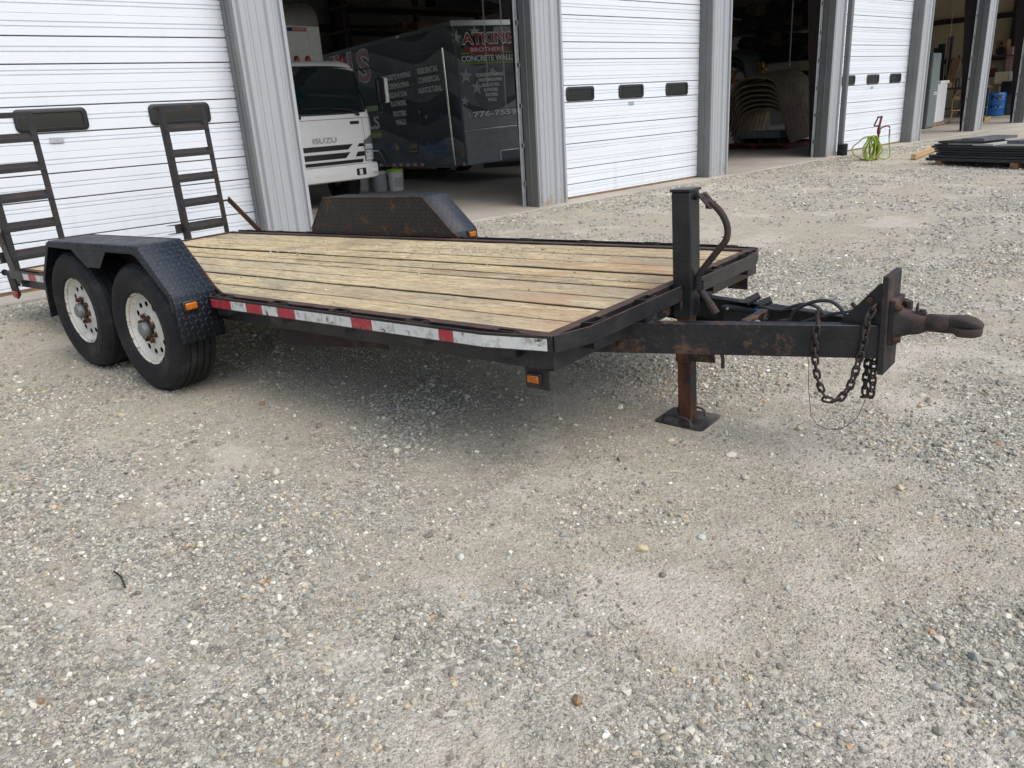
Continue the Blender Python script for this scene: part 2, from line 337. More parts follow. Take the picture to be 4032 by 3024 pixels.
def build(name, mb, mat, parent=None, smooth=35, bevel=0, solid=0, tuv=None, recalc=True):
    me = bpy.data.meshes.new(name); me.from_pydata(mb.v, [], mb.f)
    if recalc:
        bm = bmesh.new(); bm.from_mesh(me); bmesh.ops.recalc_face_normals(bm, faces=bm.faces); bm.to_mesh(me); bm.free()
    me.materials.append(MAT[mat])
    if smooth:
        me.shade_smooth(); me.set_sharp_from_angle(angle=R(smooth))
    if tuv:
        at = me.attributes.new('tuv', 'FLOAT_VECTOR', 'POINT')
        for i, v_ in enumerate(me.vertices): at.data[i].vector = tuv(v_.co)
    o = bpy.data.objects.new(name, me); COL.objects.link(o)
    if parent is not None: o.parent = parent
    if solid:
        md = o.modifiers.new('thickness', 'SOLIDIFY'); md.thickness = solid; md.offset = 0
    if bevel:
        md = o.modifiers.new('edge', 'BEVEL'); md.width = bevel; md.segments = 2; md.limit_method = 'ANGLE'; md.angle_limit = R(40)
    return o
def empty(name, label, cat, mat=None, group=None):
    o = bpy.data.objects.new(name, None); COL.objects.link(o); o.empty_display_size = .2
    if mat is not None: o.matrix_world = mat
    return setp(o, label, cat, group)
def at(x, y, z=0, rz=0): return Matrix.Translation((x, y, z)) @ Matrix.Rotation(rz, 4, 'Z')
def copy_tree(o, parent=None):
    c = o.copy(); COL.objects.link(c); c.parent = parent
    for ch in list(o.children): copy_tree(ch, c)
    return c
def text(name, body, mat, parent, mtx, width, height, off=0.0, z=0.0, shear=0, ext=.0012, space=1.0):
    """flat lettering fitted to width x height, centred on mtx"""
    cu = bpy.data.curves.new('t', 'FONT'); cu.body = body; cu.offset = off; cu.extrude = 0; cu.shear = shear; cu.align_x = 'CENTER'; cu.align_y = 'CENTER'; cu.resolution_u = 3; cu.space_character = space
    to = bpy.data.objects.new('t', cu); COL.objects.link(to); bpy.context.view_layer.update()
    me = bpy.data.meshes.new_from_object(to.evaluated_get(bpy.context.evaluated_depsgraph_get()))
    bpy.data.objects.remove(to); bpy.data.curves.remove(cu)
    co = np.array([v_.co[:] for v_ in me.vertices]); lo, hi = co.min(0), co.max(0); sc = (width/(hi[0]-lo[0]), height/(hi[1]-lo[1])); c = (lo+hi)/2
    for v_ in me.vertices: v_.co = mtx @ Vector(((v_.co.x-c[0])*sc[0], (v_.co.y-c[1])*sc[1], z))
    me.name = name; me.materials.clear(); me.materials.append(MAT[mat])
    o = bpy.data.objects.new(name, me); COL.objects.link(o); o.parent = parent; return o
def vnoise(x, y, seed=0):
    """smooth value noise in [0,1], numpy"""
    def h(i, j):
        n = (i*374761393 + j*668265263 + seed*974634777) & 0xffffffff
        n = ((n ^ (n >> 13)) * 1274126177) & 0xffffffff
        return ((n ^ (n >> 16)) & 0xffff)/65535.
    xi = np.floor(x).astype(np.int64); yi = np.floor(y).astype(np.int64); fx = x-xi; fy = y-yi
    fx = fx*fx*(3-2*fx); fy = fy*fy*(3-2*fy)
    return (h(xi, yi)*(1-fx)+h(xi+1, yi)*fx)*(1-fy) + (h(xi, yi+1)*(1-fx)+h(xi+1, yi+1)*fx)*fy
def fbm(x, y, f, o=4, seed=0):
    s_ = 0; a = 1; t = 0
    for i in range(o): s_ = s_+a*vnoise(x*f, y*f, seed+i); t += a; a *= .5; f *= 2.03
    return s_/t

# ------------------------------------------------------------------ ground
YW, DJ = 8.451, .2625                       # front of the wall, depth of the jambs
GX = [-1e4, 1.5, 3.0, 5.0, 6.5, 7.9, 8.45, 1e4]; GZ = [-.112, -.112, -.103, -.080, -.050, -.020, -.010, -.010]
FLAT = [(1.75, 4.75, .6), (1.75, 5.7, .6), (3.0, 2.1, .5)]      # spots where wheels and jack stand: no bumps
def zg(x, y, bumps=True):
    x = np.asarray(x, float); y = np.asarray(y, float)
    z = np.interp(y, GX, GZ)
    z = np.where(y > 8.2, np.maximum(z-.05*np.clip((y-8.2)/.3, 0, 1), -.06), z)
    if bumps:
        b = (fbm(x, y, .8, 3, 3)-.5)*.045 + (fbm(x, y, 5, 3, 9)-.5)*.012
        k = np.ones_like(z)
        for cx, cy, r_ in FLAT: k = k*np.clip((np.hypot(x-cx, y-cy)-r_*.5)/r_, 0, 1)
        z = z + b*k*np.clip((8.0-y)/1.0, 0, 1)
    return z
def stony(x, y):
    n = fbm(x, y, .75, 4, 21)*.62 + fbm(x, y, 2.7, 3, 40)*.38
    n = n + .10*np.exp(-((y-8.0)/.5)**2) + .10*np.clip((2.2-np.hypot(x-.9, y-.9))/1.2, 0, 1) + .07*np.clip((x-3.3)/1.5, 0, 1)*np.clip((2.6-y)/1.5, 0, 1)
    return np.clip((n-.40)/.22, 0, 1)
def sand(x, y):
    """pale patches of packed fines between the loose stones"""
    return np.clip((fbm(x, y, 2.3, 5, 77)-.555)/.13, 0, 1)
def make_ground():
    far = 40*1.6**np.arange(0, 6)
    xs = np.concatenate([-far[::-1], np.arange(-20, -5, 1.), np.arange(-5, 24, .08), np.arange(24, 40, 1.), far])
    ys = np.concatenate([-far[::-1], np.arange(-20, -2, 1.), np.arange(-2, 8.6, .08), np.arange(9, 40, 1.5), far])
    X, Y = np.meshgrid(xs, ys); Z = zg(X, Y)
    nx, ny = len(xs), len(ys)
    me = bpy.data.meshes.new('ground')
    I = np.arange(nx*ny).reshape(ny, nx); q = np.stack([I[:-1, :-1], I[:-1, 1:], I[1:, 1:], I[1:, :-1]], -1).reshape(-1, 4)
    me.vertices.add(nx*ny); me.vertices.foreach_set('co', np.stack([X, Y, Z], -1).ravel())
    me.loops.add(q.size); me.loops.foreach_set('vertex_index', q.ravel().astype(np.int32))
    me.polygons.add(len(q)); me.polygons.foreach_set('loop_start', np.arange(0, q.size, 4, dtype=np.int32))
    me.update(calc_edges=True); me.shade_smooth()
    a = me.attributes.new('stony', 'FLOAT', 'POINT'); a.data.foreach_set('value', stony(X, Y).ravel().astype(np.float32))
    a = me.attributes.new('sand', 'FLOAT', 'POINT'); a.data.foreach_set('value', sand(X, Y).ravel().astype(np.float32))
    me.materials.append(MAT['gravel_ground'])
    o = bpy.data.objects.new('ground', me); COL.objects.link(o); setp(o, kind='structure')
make_ground()

STONES = bpy.data.collections.new('stone_shapes')
def stone_shapes():
    for i in range(9):
        bm = bmesh.new(); bmesh.ops.create_icosphere(bm, subdivisions=2 if i < 4 else 1, radius=.5)
        rs = random.Random(i); pl = [(Vector((rs.uniform(-1, 1), rs.uniform(-1, 1), rs.uniform(-1, 1))).normalized(), rs.uniform(.26, .42)) for _ in range(7)]
        for v_ in bm.verts:
            for n_, d_ in pl:
                e = v_.co.dot(n_)-d_
                if e > 0: v_.co -= n_*e*.95
            v_.co *= 1+rs.uniform(-.05, .05)
        me = bpy.data.meshes.new('stone'); bm.to_mesh(me); bm.free(); me.materials.append(MAT['stones'])
        me.shade_smooth(); me.set_sharp_from_angle(angle=R(28))
        STONES.objects.link(bpy.data.objects.new('stone_shape', me))
stone_shapes()
PAL = np.array([(.223, .214, .174), (.311, .294, .234), (.419, .392, .310), (.170, .164, .137), (.541, .514, .416), (.757, .725, .596), (.270, .281, .254), (.392, .412, .366), (.460, .389, .254), (.568, .468, .292), (.297, .171, .090), (.135, .132, .118), (.487, .304, .158), (.807, .812, .737)])
PW = np.array([12, 20, 20, 7, 13, 5, 10, 12, 4, 1.6, .4, 1.6, .4, 1.2]); PW = PW/PW.sum()
def gn_group():
    g = bpy.data.node_groups.new('scatter_stones', 'GeometryNodeTree')
    g.interface.new_socket('Geometry', in_out='INPUT', socket_type='NodeSocketGeometry'); g.interface.new_socket('Geometry', in_out='OUTPUT', socket_type='NodeSocketGeometry')
    n = g.nodes; L = g.links
    gi, go = n.new('NodeGroupInput'), n.new('NodeGroupOutput'); ip = n.new('GeometryNodeInstanceOnPoints'); ci = n.new('GeometryNodeCollectionInfo')
    ci.inputs[0].default_value = STONES; ci.inputs['Separate Children'].default_value = True; ci.inputs['Reset Children'].default_value = True
    def na(name, t):
        q = n.new('GeometryNodeInputNamedAttribute'); q.data_type = t; q.inputs[0].default_value = name; return q.outputs[0]
    er = n.new('FunctionNodeEulerToRotation'); L.new(na('turn', 'FLOAT_VECTOR'), er.inputs[0])
    L.new(gi.outputs[0], ip.inputs['Points']); L.new(ci.outputs[0], ip.inputs['Instance']); ip.inputs['Pick Instance'].default_value = True
    L.new(na('pick', 'INT'), ip.inputs['Instance Index']); L.new(er.outputs[0], ip.inputs['Rotation']); L.new(na('size', 'FLOAT_VECTOR'), ip.inputs['Scale'])
    L.new(ip.outputs[0], go.inputs[0]); return g
GN = gn_group()
def scatter(name, P, size, sunk, pal=None, flat=(.45, .85), parent=None, **kw):
    n = len(P); me = bpy.data.meshes.new(name); me.vertices.add(n)
    sx = size*RNG.uniform(.8, 1.25, n); sy = size*RNG.uniform(.65, 1.0, n); sz = size*RNG.uniform(*flat, n)
    P = P.copy(); P[:, 2] += sz*(.5-sunk)
    me.vertices.foreach_set('co', P.ravel())
    def attr(nm, t, key, val): me.attributes.new(nm, t, 'POINT').data.foreach_set(key, np.ascontiguousarray(val).ravel())
    attr('size', 'FLOAT_VECTOR', 'vector', np.stack([sx, sy, sz], -1).astype(np.float32))
    attr('turn', 'FLOAT_VECTOR', 'vector', np.stack([RNG.normal(0, .25, n), RNG.normal(0, .25, n), RNG.uniform(0, 6.28, n)], -1).astype(np.float32))
    attr('pick', 'INT', 'value', RNG.integers(0, 9, n).astype(np.int32))
    c = PAL[RNG.choice(len(PAL), n, p=PW)] * RNG.uniform(.8, 1.18, (n, 1)); c = np.concatenate([np.clip(c, 0, .85), np.ones((n, 1))], 1)
    attr('tone', 'FLOAT_COLOR', 'color', c.astype(np.float32))
    o = bpy.data.objects.new(name, me); COL.objects.link(o); o.parent = parent
    md = o.modifiers.new('scatter', 'NODES'); md.node_group = GN
    setp(o, kind='stuff', **kw); return o
def gravel():
    Ps, Ss = [], []
    # nearer bands carry the finer stones; (inner radius, outer radius, stones per m2, smallest, largest)
    for r0, r1, dens, s0, s1 in ((1.0, 3.4, 16000, .0048, .030), (3.4, 5.6, 6500, .0075, .034), (5.6, 9, 2000, .012, .040), (9, 22, 260, .022, .055)):
        a0, a1 = R(-14), R(92); area = .5*(a1-a0)*(r1*r1-r0*r0); n = int(area*dens)
        rr = np.sqrt(RNG.uniform(r0*r0, r1*r1, n)); aa = RNG.uniform(a0, a1, n); x = rr*np.sin(aa); y = rr*np.cos(aa)
        u = RNG.uniform(0, 1, n); e = -1.75; size = (s0**e + u*(s1**e-s0**e))**(1/e)
        st = stony(x, y)
        keep = (RNG.uniform(0, 1, n) < .42+.58*st**1.1) & (y < 8.25) & (y > -.5) & (RNG.uniform(0, 1, n) > .55*sand(x, y))
        # big stones only lie in loose gravel
        keep &= (size < .014) | (RNG.uniform(0, 1, n) < .12+.9*st)
        # wheels, jack foot
        for cx, cy in ((1.72, 4.77), (1.60, 5.62), (3.55, 5.1), (3.45, 5.95)): keep &= ~((np.abs(x-cx) < .17) & (np.abs(y-cy) < .28))
        keep &= ~(np.hypot(x-3.02, y-2.12) < .17)
        x, y, size = x[keep], y[keep], size[keep]
        Ps.append(np.stack([x, y, zg(x, y)], -1)); Ss.append(size)
    # a few larger loose stones
    n = 210; rr = np.sqrt(RNG.uniform(1.4**2, 6**2, n)); aa = RNG.uniform(R(0), R(85), n); x, y = rr*np.sin(aa), rr*np.cos(aa)
    ok = np.hypot(x-3.02, y-2.12) > .22; x, y = x[ok], y[ok]
    Ps.append(np.stack([x, y, zg(x, y)], -1)); Ss.append(RNG.uniform(.026, .052, len(x)))
    # loose gravel heaped against the pillars
    for cx, w_ in ((3.9, .8), (8.2, 1.0), (12.55, .9), (16.95, .7), (21.4, .8)):
        n = 420; x = RNG.uniform(cx-.15, cx+w_, n); y = 8.30-np.abs(RNG.normal(0, .16, n)); Ps.append(np.stack([x, y, zg(x, y)], -1)); Ss.append(RNG.uniform(.016, .045, n))
    scatter('gravel', np.concatenate(Ps), np.concatenate(Ss), .33, label='loose grey gravel spread over the yard', cat='gravel')
gravel()
# dark twig lying on the gravel
def twig():
    P = [(x, y, float(zg(x, y))+.012+.005*(k == 1)) for k, (x, y) in enumerate(((.523, 2.823), (.527, 2.755), (.517, 2.678)))]
    o = build('twig', MB().tube(P, .0035, 6), 'cable_black'); setp(o, 'short black stick lying alone on the gravel', 'stick')
twig()

# ------------------------------------------------------------------ building
BL = empty('workshop_building', 'grey metal workshop with a row of tall garage door bays', 'building', at(0, YW, 0))
BL_Y = YW
def bpart(name, mb, mat, **k):
    mb.v = [(x, y-BL_Y, z) for x, y, z in mb.v]; return build(name, mb, mat, BL, **k)
fl = MB().box(-9.9, 39.25, 8.30, 21, -.45, .0); o = build('concrete_floor', fl, 'concrete', bevel=.012); setp(o, kind='structure')
# control joints in the slab read as dark lines
PILL = dict(Z=(-.476, .60), A=(3.91, .603), B=(8.2076, .626), C=(12.559, .623), D=(16.9675, .50), E=(21.44, .633), F=(25.84, .66), G=(30.23, .65), H=(34.6, .65))
ZH, ZE = 4.27, 5.0
def pillar(c, w_):
    # ribbed steel face: flat pans with raised ribs
    pr = [(0, 0), (.012, -.004), (.05, -.004), (.05, .034)]
    x = .05
    def rib(x0, hw, h): return [(x0-hw, .034), (x0-hw*.55, .034-h), (x0+hw*.55, .034-h), (x0+hw, .034)]
    for q, hw, h in ((.135, .050, .030), (.225, .014, .008), (.31, .014, .008), (.44, .050, .030), (.53, .014, .008)):
        if q+hw < w_-.045: pr += rib(q, hw, h)
    pr += [(w_-.04, .034), (w_-.04, -.004), (w_-.012, -.004), (w_, 0), (w_, .08), (0, .08)]
    bpart('pillar', MB().prism([(c+a, YW+b) for a, b in pr], 'z', -.02, ZH), 'grey_siding', smooth=20)
    bpart('jamb', MB().prism([(c-.004, YW-.008), (c+.03, YW-.008), (c+.03, YW-.001), (c, YW-.001), (c, YW+.11), (c-.012, YW+.112), (c-.012, YW+.125), (c, YW+.127), (c+.02, YW+DJ), (c+.035, YW+DJ), (c+.035, YW+.085), (c+.001, YW+.085), (c-.004, YW+.084)], 'z', -.008, ZH-.002), 'trim_grey', smooth=20)
    bpart('jamb', MB().box(c+w_-.03, c+w_-.001, YW+.082, YW+DJ, -.008, ZH-.002), 'trim_grey')
    sc = MB()
    for z in (.09, .62, 1.1, 1.98, 2.9):
        for a in (.073, .267, .36, .50):
            if a < w_-.06: sc.lathe([(.0075, 0), (.006, -.004), (.002, -.005)], 8, 'y', (c+a, YW+.0345, z), True)
    setp(bpart('screws', sc, 'galvanised', smooth=0), kind='stuff')
    # tapered steel column and door track inside
    if c > 0:
        t = MB(); x0, x1 = c+.06, c+.26
        for xa, xb, f0, f1 in ((x0, x1, 0, .012),): pass
        y0 = YW+DJ+.03
        t.prism([(y0, .0), (y0+.012, .0), (y0+.012, 4.9), (y0, 4.9)], 'x', x0, x1)
        tp_ = .24 if 8 < c < 9 else .47
        t.prism([(y0+.09, 0), (y0+.102, 0), (y0+tp_+.012, 4.9), (y0+tp_, 4.9)], 'x', x0, x1)
        t.prism([(y0+.012, 0), (y0+.09, 0), (y0+tp_, 4.9), (y0+.012, 4.9)], 'x', (x0+x1)/2-.006, (x0+x1)/2+.006)
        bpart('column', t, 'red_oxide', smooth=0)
        t = MB().box(c+.0, c+.004, YW+DJ+.003, YW+DJ+.05, .0, ZH).box(c-.03, c, YW+DJ+.046, YW+DJ+.05, .0, ZH)
        for z in np.arange(.3, 4.2, .55): t.box(c, c+.05, YW+DJ+.01, YW+DJ+.04, z, z+.06)
        bpart('door_track', t, 'galvanised', smooth=0)
for k_, (c, w_) in PILL.items(): pillar(c, w_)
# header wall above the doors, other walls, roof, girts
pr = []
x = -9.9
while x < 39.2:
    pr += [(x, YW), (x+.10, YW), (x+.12, YW-.03), (x+.18, YW-.03), (x+.20, YW)]; x += .305
pr += [(39.25, YW), (39.25, YW+.1), (-9.9, YW+.1)]
bpart('header_wall', MB().prism(pr, 'z', ZH+.002, ZE), 'grey_siding', smooth=20)
bpart('header_trim', MB().box(-9.9, 39.25, YW-.006, YW+DJ, ZH-.05, ZH), 'trim_grey')
bpart('front_wall', MB().box(-9.9, -4.6, YW+.0, YW+.1, -.02, ZH), 'grey_siding')
bpart('front_wall', MB().box(39.0, 39.25, YW+.0, YW+.1, -.02, ZH), 'grey_siding')
bpart('end_wall', MB().box(39.26, 39.4, YW, 21.2, -.3, ZE), 'liner_beige')
bpart('end_wall', MB().box(-10.1, -9.91, YW, 21.2, -.3, ZE), 'liner_beige')
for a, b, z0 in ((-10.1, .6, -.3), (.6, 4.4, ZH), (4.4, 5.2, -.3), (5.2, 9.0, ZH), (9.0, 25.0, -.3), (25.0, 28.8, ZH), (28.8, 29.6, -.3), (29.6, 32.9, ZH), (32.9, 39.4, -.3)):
    bpart('back_wall', MB().box(a, b, 21.21, 21.35, z0, ZE), 'liner_white')      # unseen rear openings added to let daylight into the bays
bpart('roof', MB().prism([(YW-.35, ZE), (21.5, ZE), (21.5, ZE+.12), (15, ZE+.75), (YW-.35, ZE+.12)], 'x', -10.3, 39.6), 'roof_liner')
for z in (2.23, 3.84):
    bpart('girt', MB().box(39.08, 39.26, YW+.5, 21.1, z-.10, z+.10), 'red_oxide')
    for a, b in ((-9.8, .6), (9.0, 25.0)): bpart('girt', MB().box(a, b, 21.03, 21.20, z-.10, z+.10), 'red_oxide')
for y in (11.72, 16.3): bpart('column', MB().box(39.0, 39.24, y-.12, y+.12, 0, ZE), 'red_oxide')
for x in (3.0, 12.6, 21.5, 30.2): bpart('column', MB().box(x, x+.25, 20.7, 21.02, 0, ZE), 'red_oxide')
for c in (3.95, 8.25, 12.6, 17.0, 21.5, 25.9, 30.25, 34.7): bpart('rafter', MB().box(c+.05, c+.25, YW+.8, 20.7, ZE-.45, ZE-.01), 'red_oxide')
# overhead doors
def groove(z, d=.012, h=.014): return [(0, z-h*.6), (d, z-h*.25), (d, z), (0, z+h*.5)]
def overhead_door(x0, x1, wins):
    yd = YW+DJ
    back = bpart('overhead_door', MB().box(x0-.1, x1+.1, yd+.03, yd+.05, .01, ZH+.1), 'pipe_grey')
    def sub(name, mb, mat, **k):
        mb.v = [(x, y-BL_Y, z) for x, y, z in mb.v]; return build(name, mb, mat, back, **k)
    edges = [.025, .222]
    z = .222
    while z < ZH: edges += [z+.241, z+.609]; z += .609
    for i in range(len(edges)-1):
        a, b = edges[i]+.006, edges[i+1]-.006
        short = (b-a) < .30 and i > 0
        gr = [.101, .143] if short else ([.075, .117, .186, .268, .306] if i > 0 else [.03, .1, .138])
        pr = [(.002, a), (0, a+.003)]
        for q in gr: pr += groove(a+q, *((.012, .014) if q != .186 else (.005, .008)))
        pr += [(0, b-.003), (.004, b), (.028, b), (.028, a)]
        sub('panel', MB().prism([(yd+p, q) for p, q in pr], 'x', x0-.08, x1+.02), 'door_white', smooth=25)
    for cx in wins:
        zc = 1.556; fr = MB()
        def rr(hw, hh, r_, y):
            out = []
            for sx, sz, a0 in ((1, 1, 0), (-1, 1, 90), (-1, -1, 180), (1, -1, 270)):
                for k in range(6):
                    t = R(a0+k*18); out.append((cx+sx*(hw-r_)+r_*math.cos(t), y, zc+sz*(hh-r_)+r_*math.sin(t)))
            return out
        fr.loft([rr(.318, .104, .05, yd-.001), rr(.318, .104, .05, yd-.012), rr(.310, .097, .046, yd-.018), rr(.275, .068, .02, yd-.018), rr(.270, .064, .016, yd-.006), rr(.268, .062, .014, yd-.0015)], caps=False)
        sub('window_frame', fr, 'plastic_black', smooth=40)
        sub('window_pane', MB().add(rr(.272, .066, .014, yd-.004), [tuple(range(24))]), 'glass_dark', recalc=False, smooth=0)
    if wins:
        cx = wins[-2] if len(wins) > 1 else wins[0]
        sub('lift_handle', MB().box(cx-.06+.0, cx+.06, yd-.012, yd-.001, 1.345, 1.40), 'galvanised', bevel=.004)
    sub('bottom_seal', MB().box(x0-.05, x1+.02, yd-.006, yd+.02, .001, .026), 'wood_old')
overhead_door(.124, 3.91, [.85, 2.08, 3.30])
overhead_door(8.834, 12.56, [9.46, 10.69, 11.93])
overhead_door(17.47, 21.44, [18.34, 19.575, 20.81])
# downspout with corrugated drain boot beside the third door
dp = MB().box(17.48, 17.58, YW-.115, YW-.005, .20, ZH+.3); bpart('downspout', dp, 'pipe_grey', bevel=.02)
pr = []
for k in range(15):
    z = -.03+k*.018; pr += [(.105, z), (.113, z+.005), (.113, z+.010), (.105, z+.014)]
bpart('drain_boot', MB().lathe(pr+[(.09, .245), (.0, .245)], 24, 'z', (17.53, YW-.11, 0)), 'drain_black', smooth=60)
# chain hoists of the open doors
def hang_chain(x, y, z0, z1, r_=.010):
    t = MB(); n = int((z1-z0)/.05)
    for i in range(n):
        z = z0+i*.05; a = (i % 2)*1.57
        t.tube([(x+math.cos(a)*r_*math.sin(q)*1.1, y+math.sin(a)*r_*math.sin(q)*1.1, z+.03*math.cos(q)) for q in [k*math.pi/4 for k in range(8)]], .0032, 4, closed=True)
    bpart('hoist_chain', t, 'bin_grey', smooth=0)
hang_chain(8.02, 9.2, 1.75, 4.2); hang_chain(8.05, 8.87, 1.4, 4.2); hang_chain(16.85, 9.34, 1.95, 4.2); hang_chain(25.6, 9.3, 1.6, 4.2)

# ------------------------------------------------------------------ flatbed trailer (u forward, v to the far side, z up)
TH, TP, TR_ = R(-81.466), .028, .0034
U_ = Vector((math.cos(TH), math.sin(TH), TP)).normalized(); V_ = Vector((-math.sin(TH), math.cos(TH), TR_)); V_ = (V_-U_*U_.dot(V_)).normalized(); N_ = U_.cross(V_)
TO = Vector((2.0383, 2.0396, -.0312))
TM = Matrix(((U_.x, V_.x, N_.x, TO.x), (U_.y, V_.y, N_.y, TO.y), (U_.z, V_.z, N_.z, TO.z), (0, 0, 0, 1)))
TM_I = TM.inverted()
TL = empty('flatbed_trailer', 'black flatbed equipment trailer with worn plank deck and upright loading ramps', 'trailer', TM)
WD, LD, ZD = 1.969, 5.344, .597
ZB = .455
def tp(name, mb, mat, parent=None, **k): return build(name, mb, mat, parent or TL, **k)
# side, front and rear channels of the frame
def channel_u(v0, sgn):
    return MB().prism([(v0, ZB), (v0+sgn*.055, ZB), (v0+sgn*.055, ZB+.008), (v0+sgn*.007, ZB+.012), (v0+sgn*.007, ZD-.055), (v0+sgn*.050, ZD-.05), (v0+sgn*.050, ZD), (v0, ZD)], 'x', -LD, 0)
tp('side_rail', channel_u(0, 1), 'black_rail', bevel=.002); tp('side_rail', channel_u(WD, -1), 'black_rail', bevel=.002)
def channel_v(u0, sgn):
    return MB().prism([(u0, ZB), (u0+sgn*.055, ZB), (u0+sgn*.055, ZB+.008), (u0+sgn*.007, ZB+.012), (u0+sgn*.007, ZD-.055), (u0+sgn*.050, ZD-.05), (u0+sgn*.050, ZD+.001), (u0, ZD+.001)], 'y', .0, WD)
tp('front_rail', channel_v(.001, -1), 'black_rail', bevel=.002); tp('rear_rail', channel_v(-LD-.001, 1), 'black_rail', bevel=.002)
for i in range(12): tp('crossmember', MB().box(-LD+.38+i*.41, -LD+.43+i*.41, .058, WD-.058, .49, .548), 'black_steel')
for v in (.55, WD-.55): tp('main_beam', MB().box(-LD+.06, -.06, v-.025, v+.025, .40, .488), 'black_steel')
# planks
SEAM = [.053, .24, .473, .678, .89, 1.023, 1.212, 1.425, 1.649, WD-.053]
for i in range(9):
    a, b = SEAM[i]+(.0085 if i else .002), SEAM[i+1]-(.0085 if i < 8 else .002)
    n = 44; us = np.linspace(-LD+.054, -.054, n); rs = np.random.default_rng(i); ja = rs.normal(0, .0012, n); jb = rs.normal(0, .0012, n); dz = rs.uniform(-.004, .001); wz = np.cumsum(rs.normal(0, .0006, n)); wz -= np.linspace(wz[0], wz[-1], n)
    rings = [[(u, a+ja[k], .550), (u, b+jb[k], .550), (u, b+jb[k], .585+dz+wz[k]), (u, b+jb[k]-.007+ja[k], .590+dz+wz[k]), (u, a+ja[k]+.007+jb[k], .590+dz+wz[k]), (u, a+ja[k], .585+dz+wz[k])] for k, u in enumerate(us)]
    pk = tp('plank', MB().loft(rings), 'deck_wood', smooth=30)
    ed = pk.data.attributes.new('edge', 'FLOAT', 'POINT')       # darker towards the plank edges, so the seams read wider
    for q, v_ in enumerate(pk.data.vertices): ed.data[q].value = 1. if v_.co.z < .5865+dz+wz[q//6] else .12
# rub rails: flat bar standing off the frame, ends bent in to the corners
def strip(path, th, z0, z1):
    P = [Vector((p[0], p[1])) for p in path]; L_, R_ = [], []
    for i, p in enumerate(P):
        d = ((P[min(i+1, len(P)-1)]-P[i-1 if i else 0])).normalized(); n_ = Vector((-d.y, d.x))*th/2
        L_.append(p+n_); R_.append(p-n_)
    return MB().prism([tuple(q) for q in L_]+[tuple(q) for q in reversed(R_)], 'z', z0, z1)
ZR0, ZR1 = .535, .602
tp('rub_rail', strip([(-2.352, -.062), (-.30, -.062), (.004, -.008)], .008, ZR0, ZR1), 'black_rail', bevel=.0015)
tp('rub_rail', strip([(-5.34, -.062), (-4.09, -.062)], .008, ZR0, ZR1), 'black_rail', bevel=.0015)
tp('rub_rail', strip([(-2.352, WD+.062), (-.30, WD+.062), (.004, WD+.008)], .008, ZR0, ZR1), 'black_rail', bevel=.0015)
tp('rub_rail', strip([(-5.34, WD+.062), (-4.09, WD+.062)], .008, ZR0, ZR1), 'black_rail', bevel=.0015)
tp('rub_rail', strip([(.009, .0), (.064, .17), (.064, .936)], .008, ZR0-.004, ZR1), 'black_rail', bevel=.0015)
tp('rub_rail', strip([(.064, 1.034), (.064, WD-.17), (.009, WD)], .008, ZR0-.004, ZR1), 'black_rail', bevel=.0015)
def pocket(u, v, along_u, d=.0275):
    hu, hv = (.05, d) if along_u else (d, .05); t = .005
    def ring(a, b, z): return [(u-a, v-b, z), (u+a, v-b, z), (u+a, v+b, z), (u-a, v+b, z)]
    m = MB().loft([ring(hu, hv, .500), ring(hu, hv, .607), ring(hu-t, hv-t, .607), ring(hu-t, hv-t, .500)], caps=False, closed=True)
    tp('stake_pocket', m, 'black_rail', smooth=0)
for u in (-.21, -.71, -1.24, -1.744, -2.25, -4.25, -4.72, -5.2): pocket(u, *((-.0285, True) if u < -.3 else (-.0175, True, .017)))
for u in (-.176, -.69, -1.186, -1.70, -2.2, -4.17, -4.63, -5.12): pocket(u, *((WD+.0285, True) if u < -.3 else (WD+.017, True, .0165)))
for v in (.247, .663, 1.339, 1.76): pocket(.032, v, False)
# reflective tape
def tape(u0, u1, col, v=-.0672, dz=0):
    m = MB(); us = sorted(set(list(np.linspace(u0, u1, max(2, int((u1-u0)/.05))))+([-.30] if u0 < -.30 < u1 else [])))
    for a, b in zip(us[:-1], us[1:]):
        def vv(u): return v if u <= -.30 else v + (u+.30)*.1776
        m.add([(a, vv(a), .541), (b, vv(b), .541), (b, vv(b), .590), (a, vv(a), .590)], [(0, 1, 2, 3)])
    tp('reflective_tape', m, col, smooth=0, recalc=False)
TU = [-2.335, -2.136, -1.985, -1.839, -1.70, -1.554, -1.115, -.973, -.828, -.545, -.463, -.012]
for i in range(11): tape(TU[i]+.001, TU[i+1]-.001, 'tape_red' if i in (0, 2, 4, 6, 9) else 'tape_white')
for a, b, c in ((-5.06, -4.95, 'tape_white'), (-4.95, -4.81, 'tape_red'), (-4.81, -4.2, 'tape_white')): tape(a+.001, b-.001, c)
